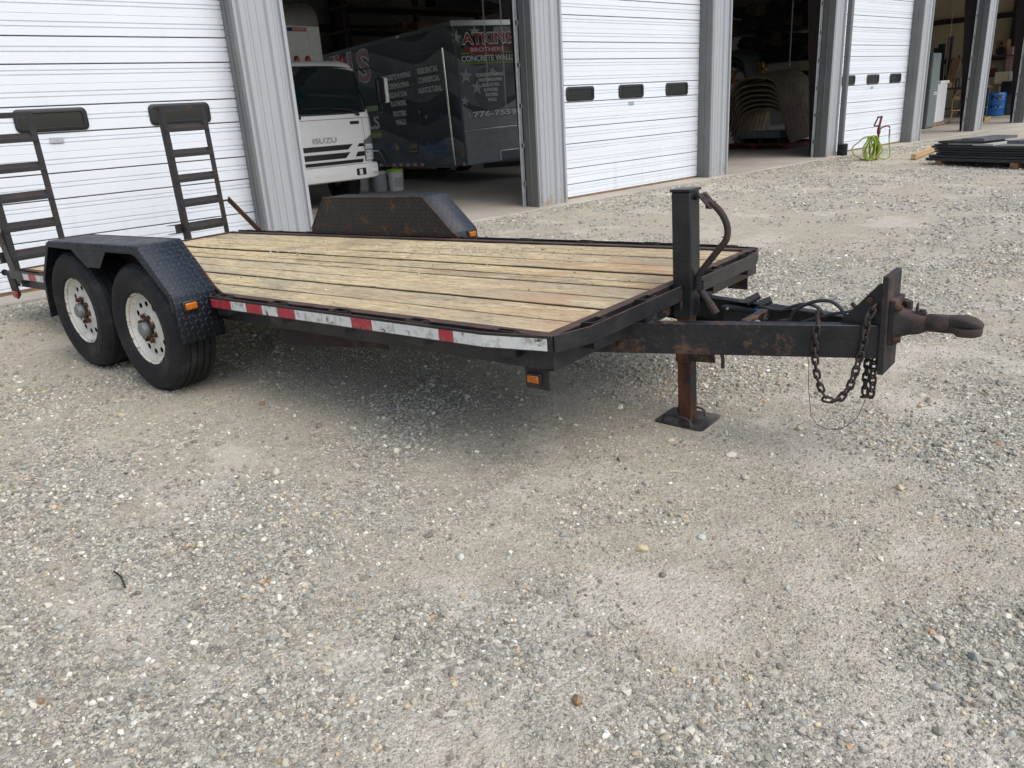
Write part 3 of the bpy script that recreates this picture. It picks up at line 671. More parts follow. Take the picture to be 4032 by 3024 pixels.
# fenders
FP = [(-2.343, .372), (-2.358, .622), (-2.364, .640), (-2.635, .900), (-2.655, .906), (-3.845, .906), (-3.865, .900), (-4.072, .642), (-4.080, .62), (-4.125, .375)]
def arc_len(P):
    d = [0]
    for a, b in zip(P[:-1], P[1:]): d.append(d[-1]+math.dist(a, b))
    return d
def fender(sgn):
    v0 = 0 if sgn < 0 else WD; mat_top = 'tread_plate'
    V = lambda t: v0+sgn*t                                 # t measured outwards
    d = arc_len(FP)
    m = MB(); nv = 2
    m.add([(u, V(.008), z) for u, z in FP]+[(u, V(.262), z) for u, z in FP]+[(u, V(.273), z-.010 if .7 < z else z) for u, z in FP],
          [(i+k*len(FP), i+1+k*len(FP), i+1+(k+1)*len(FP), i+(k+1)*len(FP)) for k in range(2) for i in range(len(FP)-1)])
    dd = {(round(u, 3), ): q for (u, z), q in zip(FP, d)}
    f = tp('fender', m, mat_top, solid=.005, smooth=25, tuv=lambda c: (dd.get((round(c.x, 3),), 0), abs(c.y-v0), 0))
    # outer skirt with a drop between the wheels
    sk = [(-2.364, .640), (-2.640, .898), (-3.858, .898), (-4.076, .642), (-4.10, .50), (-4.075, .51), (-4.045, .645), (-3.845, .870), (-3.50, .864), (-3.33, .762), (-3.155, .762), (-3.03, .864), (-2.70, .864), (-2.655, .845), (-2.392, .632), (-2.38, .55), (-2.362, .55)]
    tp('fender_skirt', MB().prism(sk, 'y', V(.2715), V(.2760)), 'tread_plate', f, tuv=lambda c: (c.x, c.z, 0))
    ins = [(-2.30, .604), (-2.365, .640), (-2.645, .902), (-3.855, .902), (-4.072, .640), (-4.06, .604)]
    tp('fender_inner_panel', MB().prism(ins, 'y', V(.004), V(.0075)), 'tread_plate_rusty', f, tuv=lambda c: (c.x, c.z, 0))
    tp('fender_edge', MB().tube([(-2.30, V(.006), .606), (-2.366, V(.006), .642), (-2.645, V(.006), .905), (-3.855, V(.006), .905), (-4.074, V(.006), .641)], .007, 6), 'rusty_steel', f)
    c = -.185 if sgn < 0 else WD+.20
    zc = .575 if sgn < 0 else .60
    tp('marker_bezel', MB().box(-2.360, -2.338, c-.047, c+.047, zc-.032, zc+.032), 'plastic_black', f, bevel=.008)
    tp('marker_lens', MB().box(-2.345, -2.328, c-.034, c+.034, zc-.019, zc+.019), 'amber_lens', f, bevel=.006)
fender(-1); fender(1)
# wheels
RT = .390
def make_wheel():
    # v = 0 is the outer rim flange, positive v goes inboard
    rim = MB(); seg = 48
    rim.lathe([(.203, .018), (.2165, .006), (.219, .001), (.2155, -.003), (.209, .001), (.205, .012), (.198, .024), (.189, .028), (.183, .040), (.178, .045)], seg, 'y')
    nh = 12
    for k in range(nh):                                      # disc sectors, each with an oval hand hole
        a0, a1 = 2*math.pi*k/nh, 2*math.pi*(k+1)/nh; am = (a0+a1)/2; r0, r1 = .098, .178
        out = []
        for t in np.linspace(a0, a1, 5)[:-1]: out.append((r1*math.cos(t), .045, r1*math.sin(t)))
        for r_ in np.linspace(r1, r0, 4)[:-1]: out.append((r_*math.cos(a1), .045-.019*(r1-r_)/(r1-r0), r_*math.sin(a1)))
        for t in np.linspace(a1, a0, 5)[:-1]: out.append((r0*math.cos(t), .026, r0*math.sin(t)))
        for r_ in np.linspace(r0, r1, 4)[:-1]: out.append((r_*math.cos(a0), .045-.019*(r1-r_)/(r1-r0), r_*math.sin(a0)))
        hc = (.146*math.cos(am), .146*math.sin(am)); n = len(out); inn, inn2 = [], []
        er, et = (math.cos(am), math.sin(am)), (-math.sin(am), math.cos(am))
        for p in out:
            dx, dz = p[0]-hc[0], p[2]-hc[1]; q = math.atan2((dx*et[0]+dz*et[1])/.030, (dx*er[0]+dz*er[1])/.030)
            c_, s_ = math.cos(q)*.0165, math.sin(q)*.0195
            inn.append((hc[0]+er[0]*c_+et[0]*s_, .0355, hc[1]+er[1]*c_+et[1]*s_)); inn2.append((inn[-1][0], .0375, inn[-1][2]))
        rim.loft([out, inn, inn2], caps=False)
    rim.lathe([(.098, .026), (.090, .021), (.060, .021), (.055, .03)], seg, 'y')
    w0 = build('wheel', rim, 'wheel_white', None, smooth=40)
    ty = [(.204, .012), (.214, .002), (.228, -.008), (.232, -.0125), (.238, -.0125), (.242, -.014), (.290, -.026), (.318, -.0275), (.322, -.0245), (.330, -.0245), (.350, -.018), (.368, -.004), (.380, .012)]
    for k in range(5):
        a = .018+k*.042; ty += [(.386+(.003 if 0 < k < 4 else 0), a), (.387+(.003 if 0 < k < 4 else 0), a+.031), (.379, a+.033), (.379, a+.040)]
    ty = ty[:-2] + [(.378, .205), (.350, .232), (.300, .238), (.214, .205)]
    tb = MB().lathe(ty, 72, 'y')
    for k in range(72):                                     # shoulder sipes
        t = 2*math.pi*(k+.5)/72
        for a0, a1 in ((-.006, .017),):
            c_, s_ = math.cos(t), math.sin(t); r0, r1 = .3705, .3885
            tx, tz = -s_*.0055, c_*.0055
            tb.add([(r0*c_-tx, a0, r0*s_-tz), (r0*c_+tx, a0, r0*s_+tz), (r1*c_+tx, a1, r1*s_+tz), (r1*c_-tx, a1, r1*s_-tz), (.36*c_-tx, .03, .36*s_-tz), (.36*c_+tx, .03, .36*s_+tz)], [(0, 1, 2, 3), (2, 1, 5), (3, 4, 0), (0, 4, 5, 1)])
    build('tyre', tb, 'tyre_rubber', w0, smooth=30)
    build('rim_barrel', MB().lathe([(.178, .0455), (.178, .17), (.2, .19)], 40, 'y').lathe([(.177, .13), (.02, .13)], 40, 'y'), 'seal_black', w0, smooth=40)
    build('hub', MB().lathe([(.054, .03), (.054, .008), (.050, .006), (.044, .004)], 28, 'y'), 'hub_dark', w0)
    build('hub_cap', MB().lathe([(.043, .006), (.043, -.020), (.038, -.028), (.022, -.031), (.0005, -.032)], 28, 'y'), 'hub_cap', w0)
    for k in range(8):
        t = 2*math.pi*(k+.5)/8
        build('lug_nut', MB().lathe([(.0135, .028), (.0135, .008), (.010, .001), (.001, .0)], 6, 'y', (.078*math.cos(t), 0, .078*math.sin(t))), 'rust_nut', w0, smooth=0)
    return w0
def wheel_z(u, v):
    p = TM @ Vector((u, v, 0)); g = float(zg(p.x, p.y, False)); return (TM_I @ Vector((p.x, p.y, g))).z + RT - .006
wh = make_wheel()
AX = [-2.815, -3.665]; wi = 0
for far in (0, 1):
    for u in AX:
        o = wh if wi == 0 else copy_tree(wh); wi += 1
        o.parent = TL; v = -.246 if not far else WD+.246
        o.location = (u, v, wheel_z(u, .8)); o.rotation_euler = (0, R(17+31*wi), 0) if not far else (0, R(40*wi), math.pi)
for u in AX:
    z = wheel_z(u, .8); tp('axle', MB().cyl((u, 0, z), .038, -.15, WD+.15, 'y', 16), 'rusty_steel')
    for v in (.16, WD-.16): tp('leaf_spring', MB().tube([(u-.36, v, z+.08), (u-.2, v, z+.04), (u, v, z+.03), (u+.2, v, z+.04), (u+.36, v, z+.08)], .022, 6), 'rusty_steel')
# hanging plate and marker brackets under the frame
tp('tool_board', MB().prism([(-2.02, .452), (-1.99, .318), (-1.955, .312), (-1.10, .388), (-1.10, .452)], 'y', .118, .126), 'brown_steel')
for v, s_ in ((.020, -1), (WD-.020, 1)):
    b = tp('marker_bracket', MB().box(-.160, -.040, v-.004, v+.004, .362, .462), 'brown_steel', bevel=.003)
    tp('marker_bezel', MB().box(-.146, -.072, v+s_*.004 if s_ > 0 else v-.018, v+.018 if s_ > 0 else v-.004, .382, .432), 'plastic_black', b, bevel=.006)
    tp('marker_lens', MB().box(-.138, -.082, min(v+s_*.016, v+s_*.024), max(v+s_*.016, v+s_*.024), .392, .423), 'amber_lens', b, bevel=.005)
# loading ramps
def ramp(v0, v1):
    u = -LD-.085
    leg = MB().prism([(u, v0), (u+.062, v0), (u+.062, v0+.007), (u+.007, v0+.007), (u+.007, v0+.048), (u, v0+.048)], 'z', .530, 1.775)
    r0 = tp('ramp', leg, 'ramp_steel')
    sub = lambda n_, m, mt='ramp_steel', **k: tp(n_, m, mt, r0, **k)
    sub('ramp_leg', MB().prism([(u, v1), (u+.062, v1), (u+.062, v1-.048), (u+.055, v1-.048), (u+.055, v1-.007), (u, v1-.007)], 'z', .530, 1.775))
    sub('ramp_leg_face', MB().box(u+.055, u+.062, v0+.008, v0+.046, .531, 1.772))
    for z in (1.595, 1.371, 1.147, .923, .700):
        sub('rung', MB().prism([(u-.004, z+.030), (u+.004, z+.034), (u+.070, z-.006), (u+.070, z-.038), (u+.062, z-.038), (u+.062, z-.010), (u-.004, z+.024)], 'y', v0+.007, v1-.007))
    sub('rung', MB().box(u+.003, u+.06, v0, v1, 1.745, 1.785))
    sub('ramp_foot', MB().prism([(u-.16, .725), (u+.0, .735), (u+.0, .650), (u-.16, .640), (u-.16, .646), (u-.01, .656), (u-.01, .728), (u-.16, .719)], 'y', v0-.06, v1-.02))
    sub('hinge_tube', MB().cyl((u+.03, 0, .545), .022, v0-.015, v1+.015, 'y', 14))
    for v in (v0+.02, v1-.02): sub('hinge_lug', MB().box(u+.02, u+.085, v-.014, v+.014, .515, .590))
ramp(-.012, .428); ramp(1.497, 1.945)
tp('ramp_holder', MB().bar((-5.372, WD+.035, .905), (-4.93, WD+.035, .600), .012, .055), 'rusty_steel')
tp('ramp_holder', MB().bar((-5.44, -.03, .905), (-5.29, -.04, .47), .012, .035, (0, 1, 0)), 'ramp_steel')
tp('holder_pin', MB().cyl((-5.372, 0, .895), .010, WD-.04, WD+.05, 'y', 10), 'rusty_steel')
tp('hinge_bolt', MB().cyl((0, .02, .548), .014, -5.70, -5.42, 'x', 12).cyl((0, .02, .548), .026, -5.71, -5.695, 'x', 12), 'ramp_steel')
tp('tail_bracket', MB().prism([(-5.46, .58), (-5.33, .58), (-5.28, .40), (-5.36, .36), (-5.44, .40)], 'y', -.05, -.04), 'brown_steel')
tp('tail_lamp', MB().box(-5.39, -5.30, -.07, -.05, .375, .43), 'red_lens', bevel=.01)
# tongue
def beam(p0, p1, inw, z0, z1):
    a, b = Vector(p0), Vector(p1); d = (b-a).normalized(); n_ = Vector((-d.y, d.x))*inw
    f, t = .052, .008
    sec = [(0, z0), (f, z0), (f, z0+t), (t, z0+t), (t, z1-t), (f, z1-t), (f, z1), (0, z1)]
    return MB().loft([[(p.x+n_.x*s_, p.y+n_.y*s_, z) for s_, z in sec] for p in (a, b)])
BA, BB = (-.50, .419), (.951, .907)
tp('tongue_beam', beam(BA, BB, 1, .366, .505), 'black_steel', bevel=.004)
tp('tongue_beam', beam((-.50, 1.335), (.951, 1.008), -1, .366, .505), 'black_steel', bevel=.004)
tp('tongue_crossbar', MB().prism([(.412, .80), (.45, .80), (.45, 1.08), (.412, 1.08)], 'z', .455, .5035), 'black_steel', bevel=.003)
jb = tp('junction_box', MB().box(.205, .352, 1.075, 1.122, .405, .470), 'plastic_black', bevel=.004)
tp('junction_box_lid', MB().box(.200, .357, 1.066, 1.124, .470, .486), 'plastic_black', jb, bevel=.003); tp('lid_screw', MB().cyl((.235, 0, .478), .006, 1.060, 1.068, 'y', 8), 'galvanised', jb)
for a, b in (((.325, 1.07, .515), (.375, 1.10, .545)), ((.395, 1.055, .512), (.440, 1.075, .535))): tp('plug', MB().tube([a, b], [.020, .017], 10), 'cable_black')
cp = tp('coupler_plate', MB().box(.950, .974, .893, 1.077, .303, .704), 'brown_steel', bevel=.003)
for v in (.912, 1.058):
    for z in (.325, .655, .68): tp('plate_hole', MB().cyl((0, v, z), .010, .9735, .9750, 'x', 12), 'seal_black', cp)
tp('coupler_base', MB().prism([(.915, .425), (1.055, .425), (1.055, .606), (.915, .606)], 'x', .974, .998), 'brown_steel', bevel=.003)
gus = [(.790, .504), (.949, .504), (.949, .672), (.935, .672)]
for v in (.912, 1.05): tp('gusset', MB().prism(gus, 'y', v, v+.010), 'black_steel', bevel=.002)
for v, z in ((.925, .575), (1.045, .575), (.925, .445), (1.045, .445)):
    tp('bolt', MB().cyl((0, v, z), .014, .998, 1.012, 'x', 6).cyl((0, v, z), .009, 1.01, 1.022, 'x', 8).cyl((0, v, z), .015, .930, .950, 'x', 6), 'rust_nut', smooth=0)
tp('bolt', MB().cyl((.905, 0, .605), .011, .895, .913, 'y', 8), 'rust_nut', smooth=0)
# cast coupler
def ell(u, zc, hz, hv, n=20, p=2.6):
    out = []
    for k in range(n):
        t = 2*math.pi*k/n; c_, s_ = math.cos(t), math.sin(t)
        out.append((u, .985+math.copysign(abs(c_)**(2/p), c_)*hv, zc+math.copysign(abs(s_)**(2/p), s_)*hz))
    return out
co = tp('coupler', MB().loft([ell(.998, .508, .062, .060, p=5), ell(1.010, .507, .054, .052, p=5), ell(1.04, .506, .046, .044, p=4), ell(1.076, .505, .040, .038, p=3.5), ell(1.106, .511, .031, .032)]), 'brown_steel', smooth=50)
tp('coupler_collar', MB().loft([ell(1.100, .512, .032, .033), ell(1.103, .512, .034, .035), ell(1.178, .512, .0345, .0355), ell(1.181, .512, .031, .032)]), 'brown_steel', co, smooth=50)
tp('coupler_jaw', MB().loft([ell(1.178, .5235, .0235, .030), ell(1.205, .525, .0235, .036, p=3.4), ell(1.235, .5265, .0205, .042, p=3.4), ell(1.262, .5235, .0175, .040, p=3.4), ell(1.285, .518, .011, .028), ell(1.293, .515, .005, .014)]), 'brown_steel', co, smooth=60)
tp('coupler_jaw', MB().loft([ell(1.172, .499, .016, .031, p=4), ell(1.20, .4965, .0165, .036, p=4), ell(1.210, .491, .0195, .042, p=4), ell(1.235, .490, .0195, .045, p=4), ell(1.265, .491, .0195, .042, p=4), ell(1.286, .494, .018, .028, p=4), ell(1.290, .495, .015, .020, p=4)]), 'brown_steel', co, smooth=60)
tp('coupler_latch', MB().tube([(1.060, .985, .548), (1.060, .985, .560), (1.063, .985, .590)], [.005, .007, .003], 8).box(1.055, 1.095, .97, 1.0, .545, .552).cyl((1.08, .985, 0), .012, .552, .562, 'z', 8), 'brown_steel', co)
tp('grease_cup', MB().cyl((1.02, 1.02, 0), .017, .55, .585, 'z', 8), 'brown_steel', co)
# safety chains
def chain(path, mat='chain_steel', wire=.0052, pitch=.030):
    P = [Vector(p) for p in path]; d = arc_len([tuple(p) for p in P]); tot = d[-1]; n = int(tot/pitch)
    first = None
    for i in range(n):
        s_ = (i+.5)*tot/n; k = max(j for j in range(len(d)-1) if d[j] <= s_); f = (s_-d[k])/(d[k+1]-d[k]); c = P[k].lerp(P[k+1], f)
        T = (P[k+1]-P[k]).normalized(); a = T.cross(Vector((0, 1, .13))).normalized()
        if i % 2: a = (a*.5 + T.cross(a)*.85).normalized()
        hl, hw = pitch*.5+wire*1.2, .0115
        ring = []
        for q in range(14):
            t = 2*math.pi*q/14; ct, st = math.cos(t), math.sin(t)
            ring.append(c + T*(math.copysign(max(0, hl-hw), ct)*(1 if abs(ct) > .2 else abs(ct)*5)+ct*hw) + a*st*hw)
        m = MB().tube(ring, wire, 6, closed=True)
        if first is None: first = tp('safety_chain', m, mat)
        else: tp('chain_link', m, mat, first)
    return first
CH1 = [(.733, .815, .500), (.727, .812, .46), (.727, .812, .405), (.734, .814, .334), (.744, .818, .274), (.765, .826, .215), (.782, .832, .188), (.806, .841, .184), (.832, .850, .200), (.860, .858, .247), (.876, .863, .307), (.889, .868, .374), (.899, .871, .417), (.903, .873, .478), (.909, .876, .539), (.923, .890, .576), (.93, .915, .585)]
chain(CH1)
CH2 = [(.90, 1.03, .375), (.882, 1.02, .330), (.879, 1.02, .286), (.876, 1.02, .203), (.880, 1.02, .155), (.900, 1.02, .160), (.907, 1.02, .20), (.905, 1.02, .248), (.905, 1.03, .37)]
chain(CH2)
tp('chain_hook', MB().tube([(.735, .822, .495), (.727, .846, .512), (.718, .852, .536), (.722, .853, .556), (.727, .86, .568)], [.007, .009, .011, .010, .004], 8), 'brown_steel')
tp('chain_hook', MB().tube([(.83, 1.06, .50), (.809, 1.075, .522), (.786, 1.08, .545)], [.008, .011, .008], 8), 'brown_steel')
tp('breakaway_wire', MB().tube([(.664, .90, .37), (.660, .95, .30), (.663, .95, .19), (.679, .95, .057), (.705, .95, .02), (.74, .95, .008), (.78, .95, .010), (.814, .95, .022), (.87, .95, .077), (.898, .95, .161), (.905, .97, .33)], .0014, 5), 'chain_steel')
def curve(P, n=6):
    P = [Vector(p) for p in P]; out = []
    for i in range(len(P)-1):
        p0, p1, p2, p3 = P[max(i-1, 0)], P[i], P[i+1], P[min(i+2, len(P)-1)]
        for k in range(n):
            t = k/n; out.append(.5*((2*p1)+(p2-p0)*t+(2*p0-5*p1+4*p2-p3)*t*t+(3*p1-p0-3*p2+p3)*t**3))
    return out+[P[-1]]
tp('wiring_cable', MB().tube(curve([(.50, .96, .455), (.535, .95, .474), (.568, .95, .484), (.579, .95, .505), (.60, .95, .532), (.636, .95, .555), (.683, .95, .574), (.721, .95, .579), (.749, .95, .574), (.777, .95, .554), (.802, .95, .522), (.83, .96, .48)]), .0078, 8), 'cable_black')
tp('wiring_cable', MB().tube(curve([(.352, 1.09, .475), (.39, 1.05, .50), (.43, 1.03, .508), (.467, 1.03, .503), (.504, 1.03, .503), (.534, 1.03, .513), (.571, 1.03, .529), (.609, 1.03, .537), (.641, 1.03, .535), (.671, 1.03, .519), (.71, 1.0, .49)]), .0078, 8), 'cable_black')
tp('wiring_cable', MB().tube(curve([(.60, .95, .465), (.644, .95, .486), (.686, .95, .502), (.756, .95, .526), (.801, .95, .537), (.84, .97, .543), (.90, .985, .54)]), .0065, 8), 'cable_black')
tp('wiring_cable', MB().tube(curve([(.36, 1.07, .478), (.385, 1.04, .492), (.41, 1.03, .488), (.45, 1.0, .462)]), .005, 6), 'print_blue')
tp('scrap_wood', MB().prism([(.44, .80), (.50, .795), (.66, .93), (.60, .96)], 'z', .440, .462), 'wood_old'); tp('rag', MB().tube(curve([(.46, .815, .470), (.475, .83, .497), (.50, .83, .485), (.54, .83, .472)]), [.006]*18+[.004], 5), 'sheet_grey')
# jack
jv0, jv1, ju0, ju1 = .937, 1.033, .020, .114
jk = tp('jack', MB().box(ju0, ju1, jv0, jv1, .450, 1.030), 'post_paint', bevel=.006)
js = lambda n_, m, mt='post_paint', **k: tp(n_, m, mt, jk, **k)
js('jack_cap', MB().box(ju0-.005, ju1+.005, jv0-.005, jv1+.005, 1.030, 1.042), bevel=.002)
js('jack_boss', MB().cyl((0, .985, 1.006), .020, ju0-.014, ju0+.002, 'x', 14)); js('jack_boss', MB().cyl((0, .985, 1.006), .017, ju1-.002, ju1+.016, 'x', 14))
js('weld_plate', MB().box(.060, .069, .930, .9365, .49, .61), 'black_steel')
js('jack_leg', MB().box(.030, .099, .951, 1.019, -.112, .470), 'leg_steel', bevel=.004)
js('jack_sleeve', MB().box(.024, .106, .944, 1.026, .224, .300), 'leg_steel', bevel=.003)
for z in (.173, .094, .014, -.064): js('leg_hole', MB().cyl((0, .984, z), .0115, .0985, .0998, 'x', 12), 'seal_black')
js('pin_bracket', MB().prism([(.106, .240), (.232, .246), (.226, .292), (.106, .290)], 'y', .936, .946), 'black_steel'); js('lock_pin', MB().tube(curve([(.21, .94, .262), (.224, .93, .289), (.243, .925, .303), (.265, .925, .302), (.276, .925, .285), (.276, .925, .232)]), .0085, 8), 'cable_black')
def pad_z(u, v):
    p = TM @ Vector((u, v, -.11)); return (TM_I @ Vector((p.x, p.y, float(zg(p.x, p.y, False))))).z
pz = pad_z(.065, .985)
def rrect(u0, u1, v0, v1, r_, z):
    out = []
    for cu, cv, a0 in ((u1-r_, v1-r_, 0), (u0+r_, v1-r_, 90), (u0+r_, v0+r_, 180), (u1-r_, v0+r_, 270)):
        for k in range(5): t = R(a0+k*22.5); out.append((cu+r_*math.cos(t), cv+r_*math.sin(t), z))
    return out
js('foot_plate', MB().loft([rrect(-.068, .195, .872, 1.098, .025, pz-.01), rrect(-.068, .195, .872, 1.098, .025, pz+.008)]), 'jack_black')
for v in (.902, 1.062): js('foot_handle', MB().tube([(-.028, v, pz), (-.020, v, pz+.036), (.0, v, pz+.044), (.10, v-.01, pz+.044), (.125, v-.015, pz+.036), (.134, v-.017, pz)], .0068, 6), 'jack_black')
js('crank_shaft', MB().cyl((0, .985, 1.006), .0085, .128, .172, 'x', 10), 'rusty_steel')
js('crank_yoke', MB().bar((.146, .963, 1.018), (.204, .963, .956), .007, .040, (0, 1, 0)).bar((.146, 1.005, 1.018), (.204, 1.005, .956), .007, .040, (0, 1, 0)).bar((.190, .962, .968), (.190, 1.006, .968), .03, .03).cyl((.165, 0, .998), .008, .955, 1.012, 'y', 8), 'brown_steel')
js('crank_handle', MB().tube(curve([(.196, .985, .972), (.222, .985, .952), (.248, .985, .920), (.266, .985, .880), (.270, .985, .845), (.262, .985, .812), (.235, .985, .778), (.187, .985, .720), (.145, .985, .668), (.128, .985, .635), (.124, .985, .605), (.136, .985, .580)]), .0155, 10), 'brown_steel')
js('crank_grip', MB().tube([(.134, .985, .584), (.182, .985, .520), (.183, .985, .518), (.216, .985, .472)], [.0165, .0165, .0195, .0195], 10), 'brown_steel')
js('crank_clip', MB().lathe([(.025, -.016), (.025, .016), (.022, .016), (.022, -.016), (.025, -.016)], 16, 'z', (.133, .985, .602)), 'black_steel')
# loose grit on the deck
def grit():
    n = 420; u = RNG.uniform(-5.1, -.2, n); v = RNG.uniform(.15, 1.85, n)
    u[:260] = RNG.normal(-1.75, .55, 260); v[:260] = 1.62+RNG.normal(0, .10, 260); u[260:300] = RNG.normal(-3.3, .2, 40); v[260:300] = RNG.normal(1.25, .06, 40)
    k = (u > -5.2) & (u < -.1) & (v > .1) & (v < 1.88); P = np.stack([u[k], v[k], np.full(k.sum(), .588)], -1)
    sz = RNG.uniform(.004, .015, len(P)); sz[255:290] *= 1.9
    scatter('deck_grit', P, sz, .2, parent=TL)
grit()

# ------------------------------------------------------------------ box truck in the open bay
TK = empty('box_truck', 'white cab-over box truck parked nose out inside the open bay', 'truck', at(6.69, 11.76, 0))
def kp(name, mb, mat, parent=None, **k): return build(name, mb, mat, parent or TK, **k)
LV = [(.68, .05, .955), (.74, .02, .975), (1.1, .015, .985), (1.44, .035, .985), (1.52, .06, .98), (1.9, .19, .968), (2.17, .30, .95), (2.26, .37, .92), (2.32, .50, .85), (2.335, .72, .70)]
def cab_at(z):
    zs = [l[0] for l in LV]; return np.interp(z, zs, [l[1] for l in LV]), np.interp(z, zs, [l[2] for l in LV])
def cab_front(x, z, r_=.15):
    y0, hw = cab_at(z); e = abs(x)-(hw-r_)
    return y0 + (r_-math.sqrt(max(0, r_*r_-e*e)) if e > 0 else 0) + .03*(x/hw)**2
def ring(z):
    y0, hw = cab_at(z); out = []
    for x in np.linspace(-hw, hw, 41): out.append((x, cab_front(x, z), z))
    return out+[(hw, 1.62, z), (-hw, 1.62, z)]
kp('cab', MB().loft([ring(z) for z in sorted(set([l[0] for l in LV]+[1.0, 1.2, 1.3, 1.7, 2.05]))]), 'truck_white', smooth=35)
def patch(x0, x1, z0, z1, off=.006, nx=24, nz=8, shape=None):
    m = MB(); vs = []
    for j in range(nz+1):
        for i in range(nx+1):
            t = i/nx; q = j/nz; z = z0(t) + (z1(t)-z0(t))*q if callable(z0) else z0+(z1-z0)*q
            xa = x0(q) if callable(x0) else x0; xb = x1(q) if callable(x1) else x1; x = xa+(xb-xa)*t
            vs.append((x, cab_front(x, z)-off, z))
    m.add(vs, [(j*(nx+1)+i, j*(nx+1)+i+1, (j+1)*(nx+1)+i+1, (j+1)*(nx+1)+i) for j in range(nz) for i in range(nx)]); return m
ws = lambda t: 1.495+.035*(2*t-1)**4
kp('windshield_seal', patch(lambda q: -(.95-.045*q), lambda q: .95-.045*q, lambda t: ws(t)-.02, lambda t: 2.235-.06*(2*t-1)**4, .004), 'plastic_black', smooth=40)
kp('windshield', patch(lambda q: -(.925-.045*q), lambda q: .925-.045*q, lambda t: ws(t)+.01, lambda t: 2.205-.06*(2*t-1)**4, .009), 'windshield', smooth=40)
for x0, x1, zz in ((-.30, .62, 1.545), (-1.0, -.46, 1.45)):
    wp = kp('wiper', MB().tube([(x0, cab_front(x0, zz+.03)-.03, zz+.035), ((x0+x1)/2, cab_front((x0+x1)/2, zz+.04)-.035, zz+.04), (x1-.05, cab_front(x1-.05, zz-.01)-.04, zz-.005), (x1+.08, cab_front(x1+.08, zz-.1)-.04, 1.455)], [.009, .012, .018, .022], 6), 'plastic_black')
kp('hood_seam', patch(-.96, .96, 1.405, 1.412, .0025, 30, 1), 'plastic_black', smooth=0); kp('hood_seam', patch(.768, .774, 1.00, 1.40, .0025, 2, 4), 'plastic_black', smooth=0)
kp('hood_badge', patch(.52, .70, 1.315, 1.362, .004, 8, 1), 'plastic_black', smooth=0)
text('lettering', 'ISUZU', 'print_grey', TK, Matrix(((1, 0, 0, .0), (0, 0, -1, cab_front(0, 1.1)-.016), (0, 1, 0, 1.095), (0, 0, 0, 1))), .43, .082, .012)
kp('grille_slot', patch(-.74, lambda q: .42+.10*q, .925, 1.005, .004, 24, 2), 'plastic_black', smooth=0)
kp('grille_slot', patch(-.74, lambda q: .36+.10*q, .79, .88, .004, 24, 2), 'plastic_black', smooth=0)
kp('grille_slot', patch(-.80, .70, .70, .755, .004, 24, 2), 'plastic_black', smooth=0)
for a, b, z0, z1 in ((.60, .74, .955, 1.005), (.55, .74, .80, .875)): kp('grille_slot', patch(lambda q, a=a: a+.05*q, b, z0, z1, .004, 6, 2), 'plastic_black', smooth=0)
for s_ in (1, -1):
    f = (lambda x0, x1: (x0, x1)) if s_ > 0 else (lambda x0, x1: (-x1, -x0))
    a, b = f(.735, .955); hl = kp('headlight', patch(a, b, lambda t: .715, (lambda t: 1.04+.12*t) if s_ > 0 else (lambda t: 1.16-.12*t), .006, 8, 8), 'pipe_grey', smooth=40)
    a, b = f(.755, .94); kp('headlight_lens', patch(a, b, .725, .885, .012, 8, 6), 'lamp_clear', hl, smooth=40)
    a, b = f(.755, .93); kp('turn_lens', patch(a, b, .905, .985, .012, 8, 4), 'lamp_clear', hl, smooth=40)
bp_ = [(x, -.07+.16*max(0, (abs(x)-.55)/.45)**2) for x in np.linspace(-1.0, 1.0, 25)]
br = []
for z, o_, k in ((.43, .035, .97), (.45, .0, .995), (.50, -.01, 1.0), (.64, -.01, 1.0), (.675, .01, .995), (.69, .06, .97)):
    br.append([(x*k, y+o_, z) for x, y in bp_]+[(1.0*k, .34, z), (-1.0*k, .34, z)])
bu = kp('bumper', MB().loft(br), 'truck_white', smooth=40)
for x in (.57, -.57):
    y = -.07+.16*max(0, (abs(x)-.55)/.45)**2
    kp('fog_recess', MB().box(x-.10, x+.09, y-.014, y+.02, .50, .615), 'plastic_black', bu, bevel=.01); kp('fog_lamp', MB().box(x-.045, x+.02, y-.022, y, .51, .60), 'paper', bu, bevel=.01)
kp('bumper_slot', MB().box(.78, .92, -.026, .05, .53, .60), 'box_white', bu, bevel=.008); kp('bumper_slot', MB().box(-.28, .18, -.084, -.06, .535, .575), 'box_white', bu, bevel=.004)
for x in (-.65, 0.0, .20, .86, -.86):
    y = .56 if abs(x) < .7 else .60; kp('roof_marker', MB().lathe([(.045, 2.30), (.045, 2.335), (.038, 2.385), (.02, 2.405), (.001, 2.41)], 14, 'z', (x, y, 0)), 'print_orange' if False else 'red_lens', smooth=50)
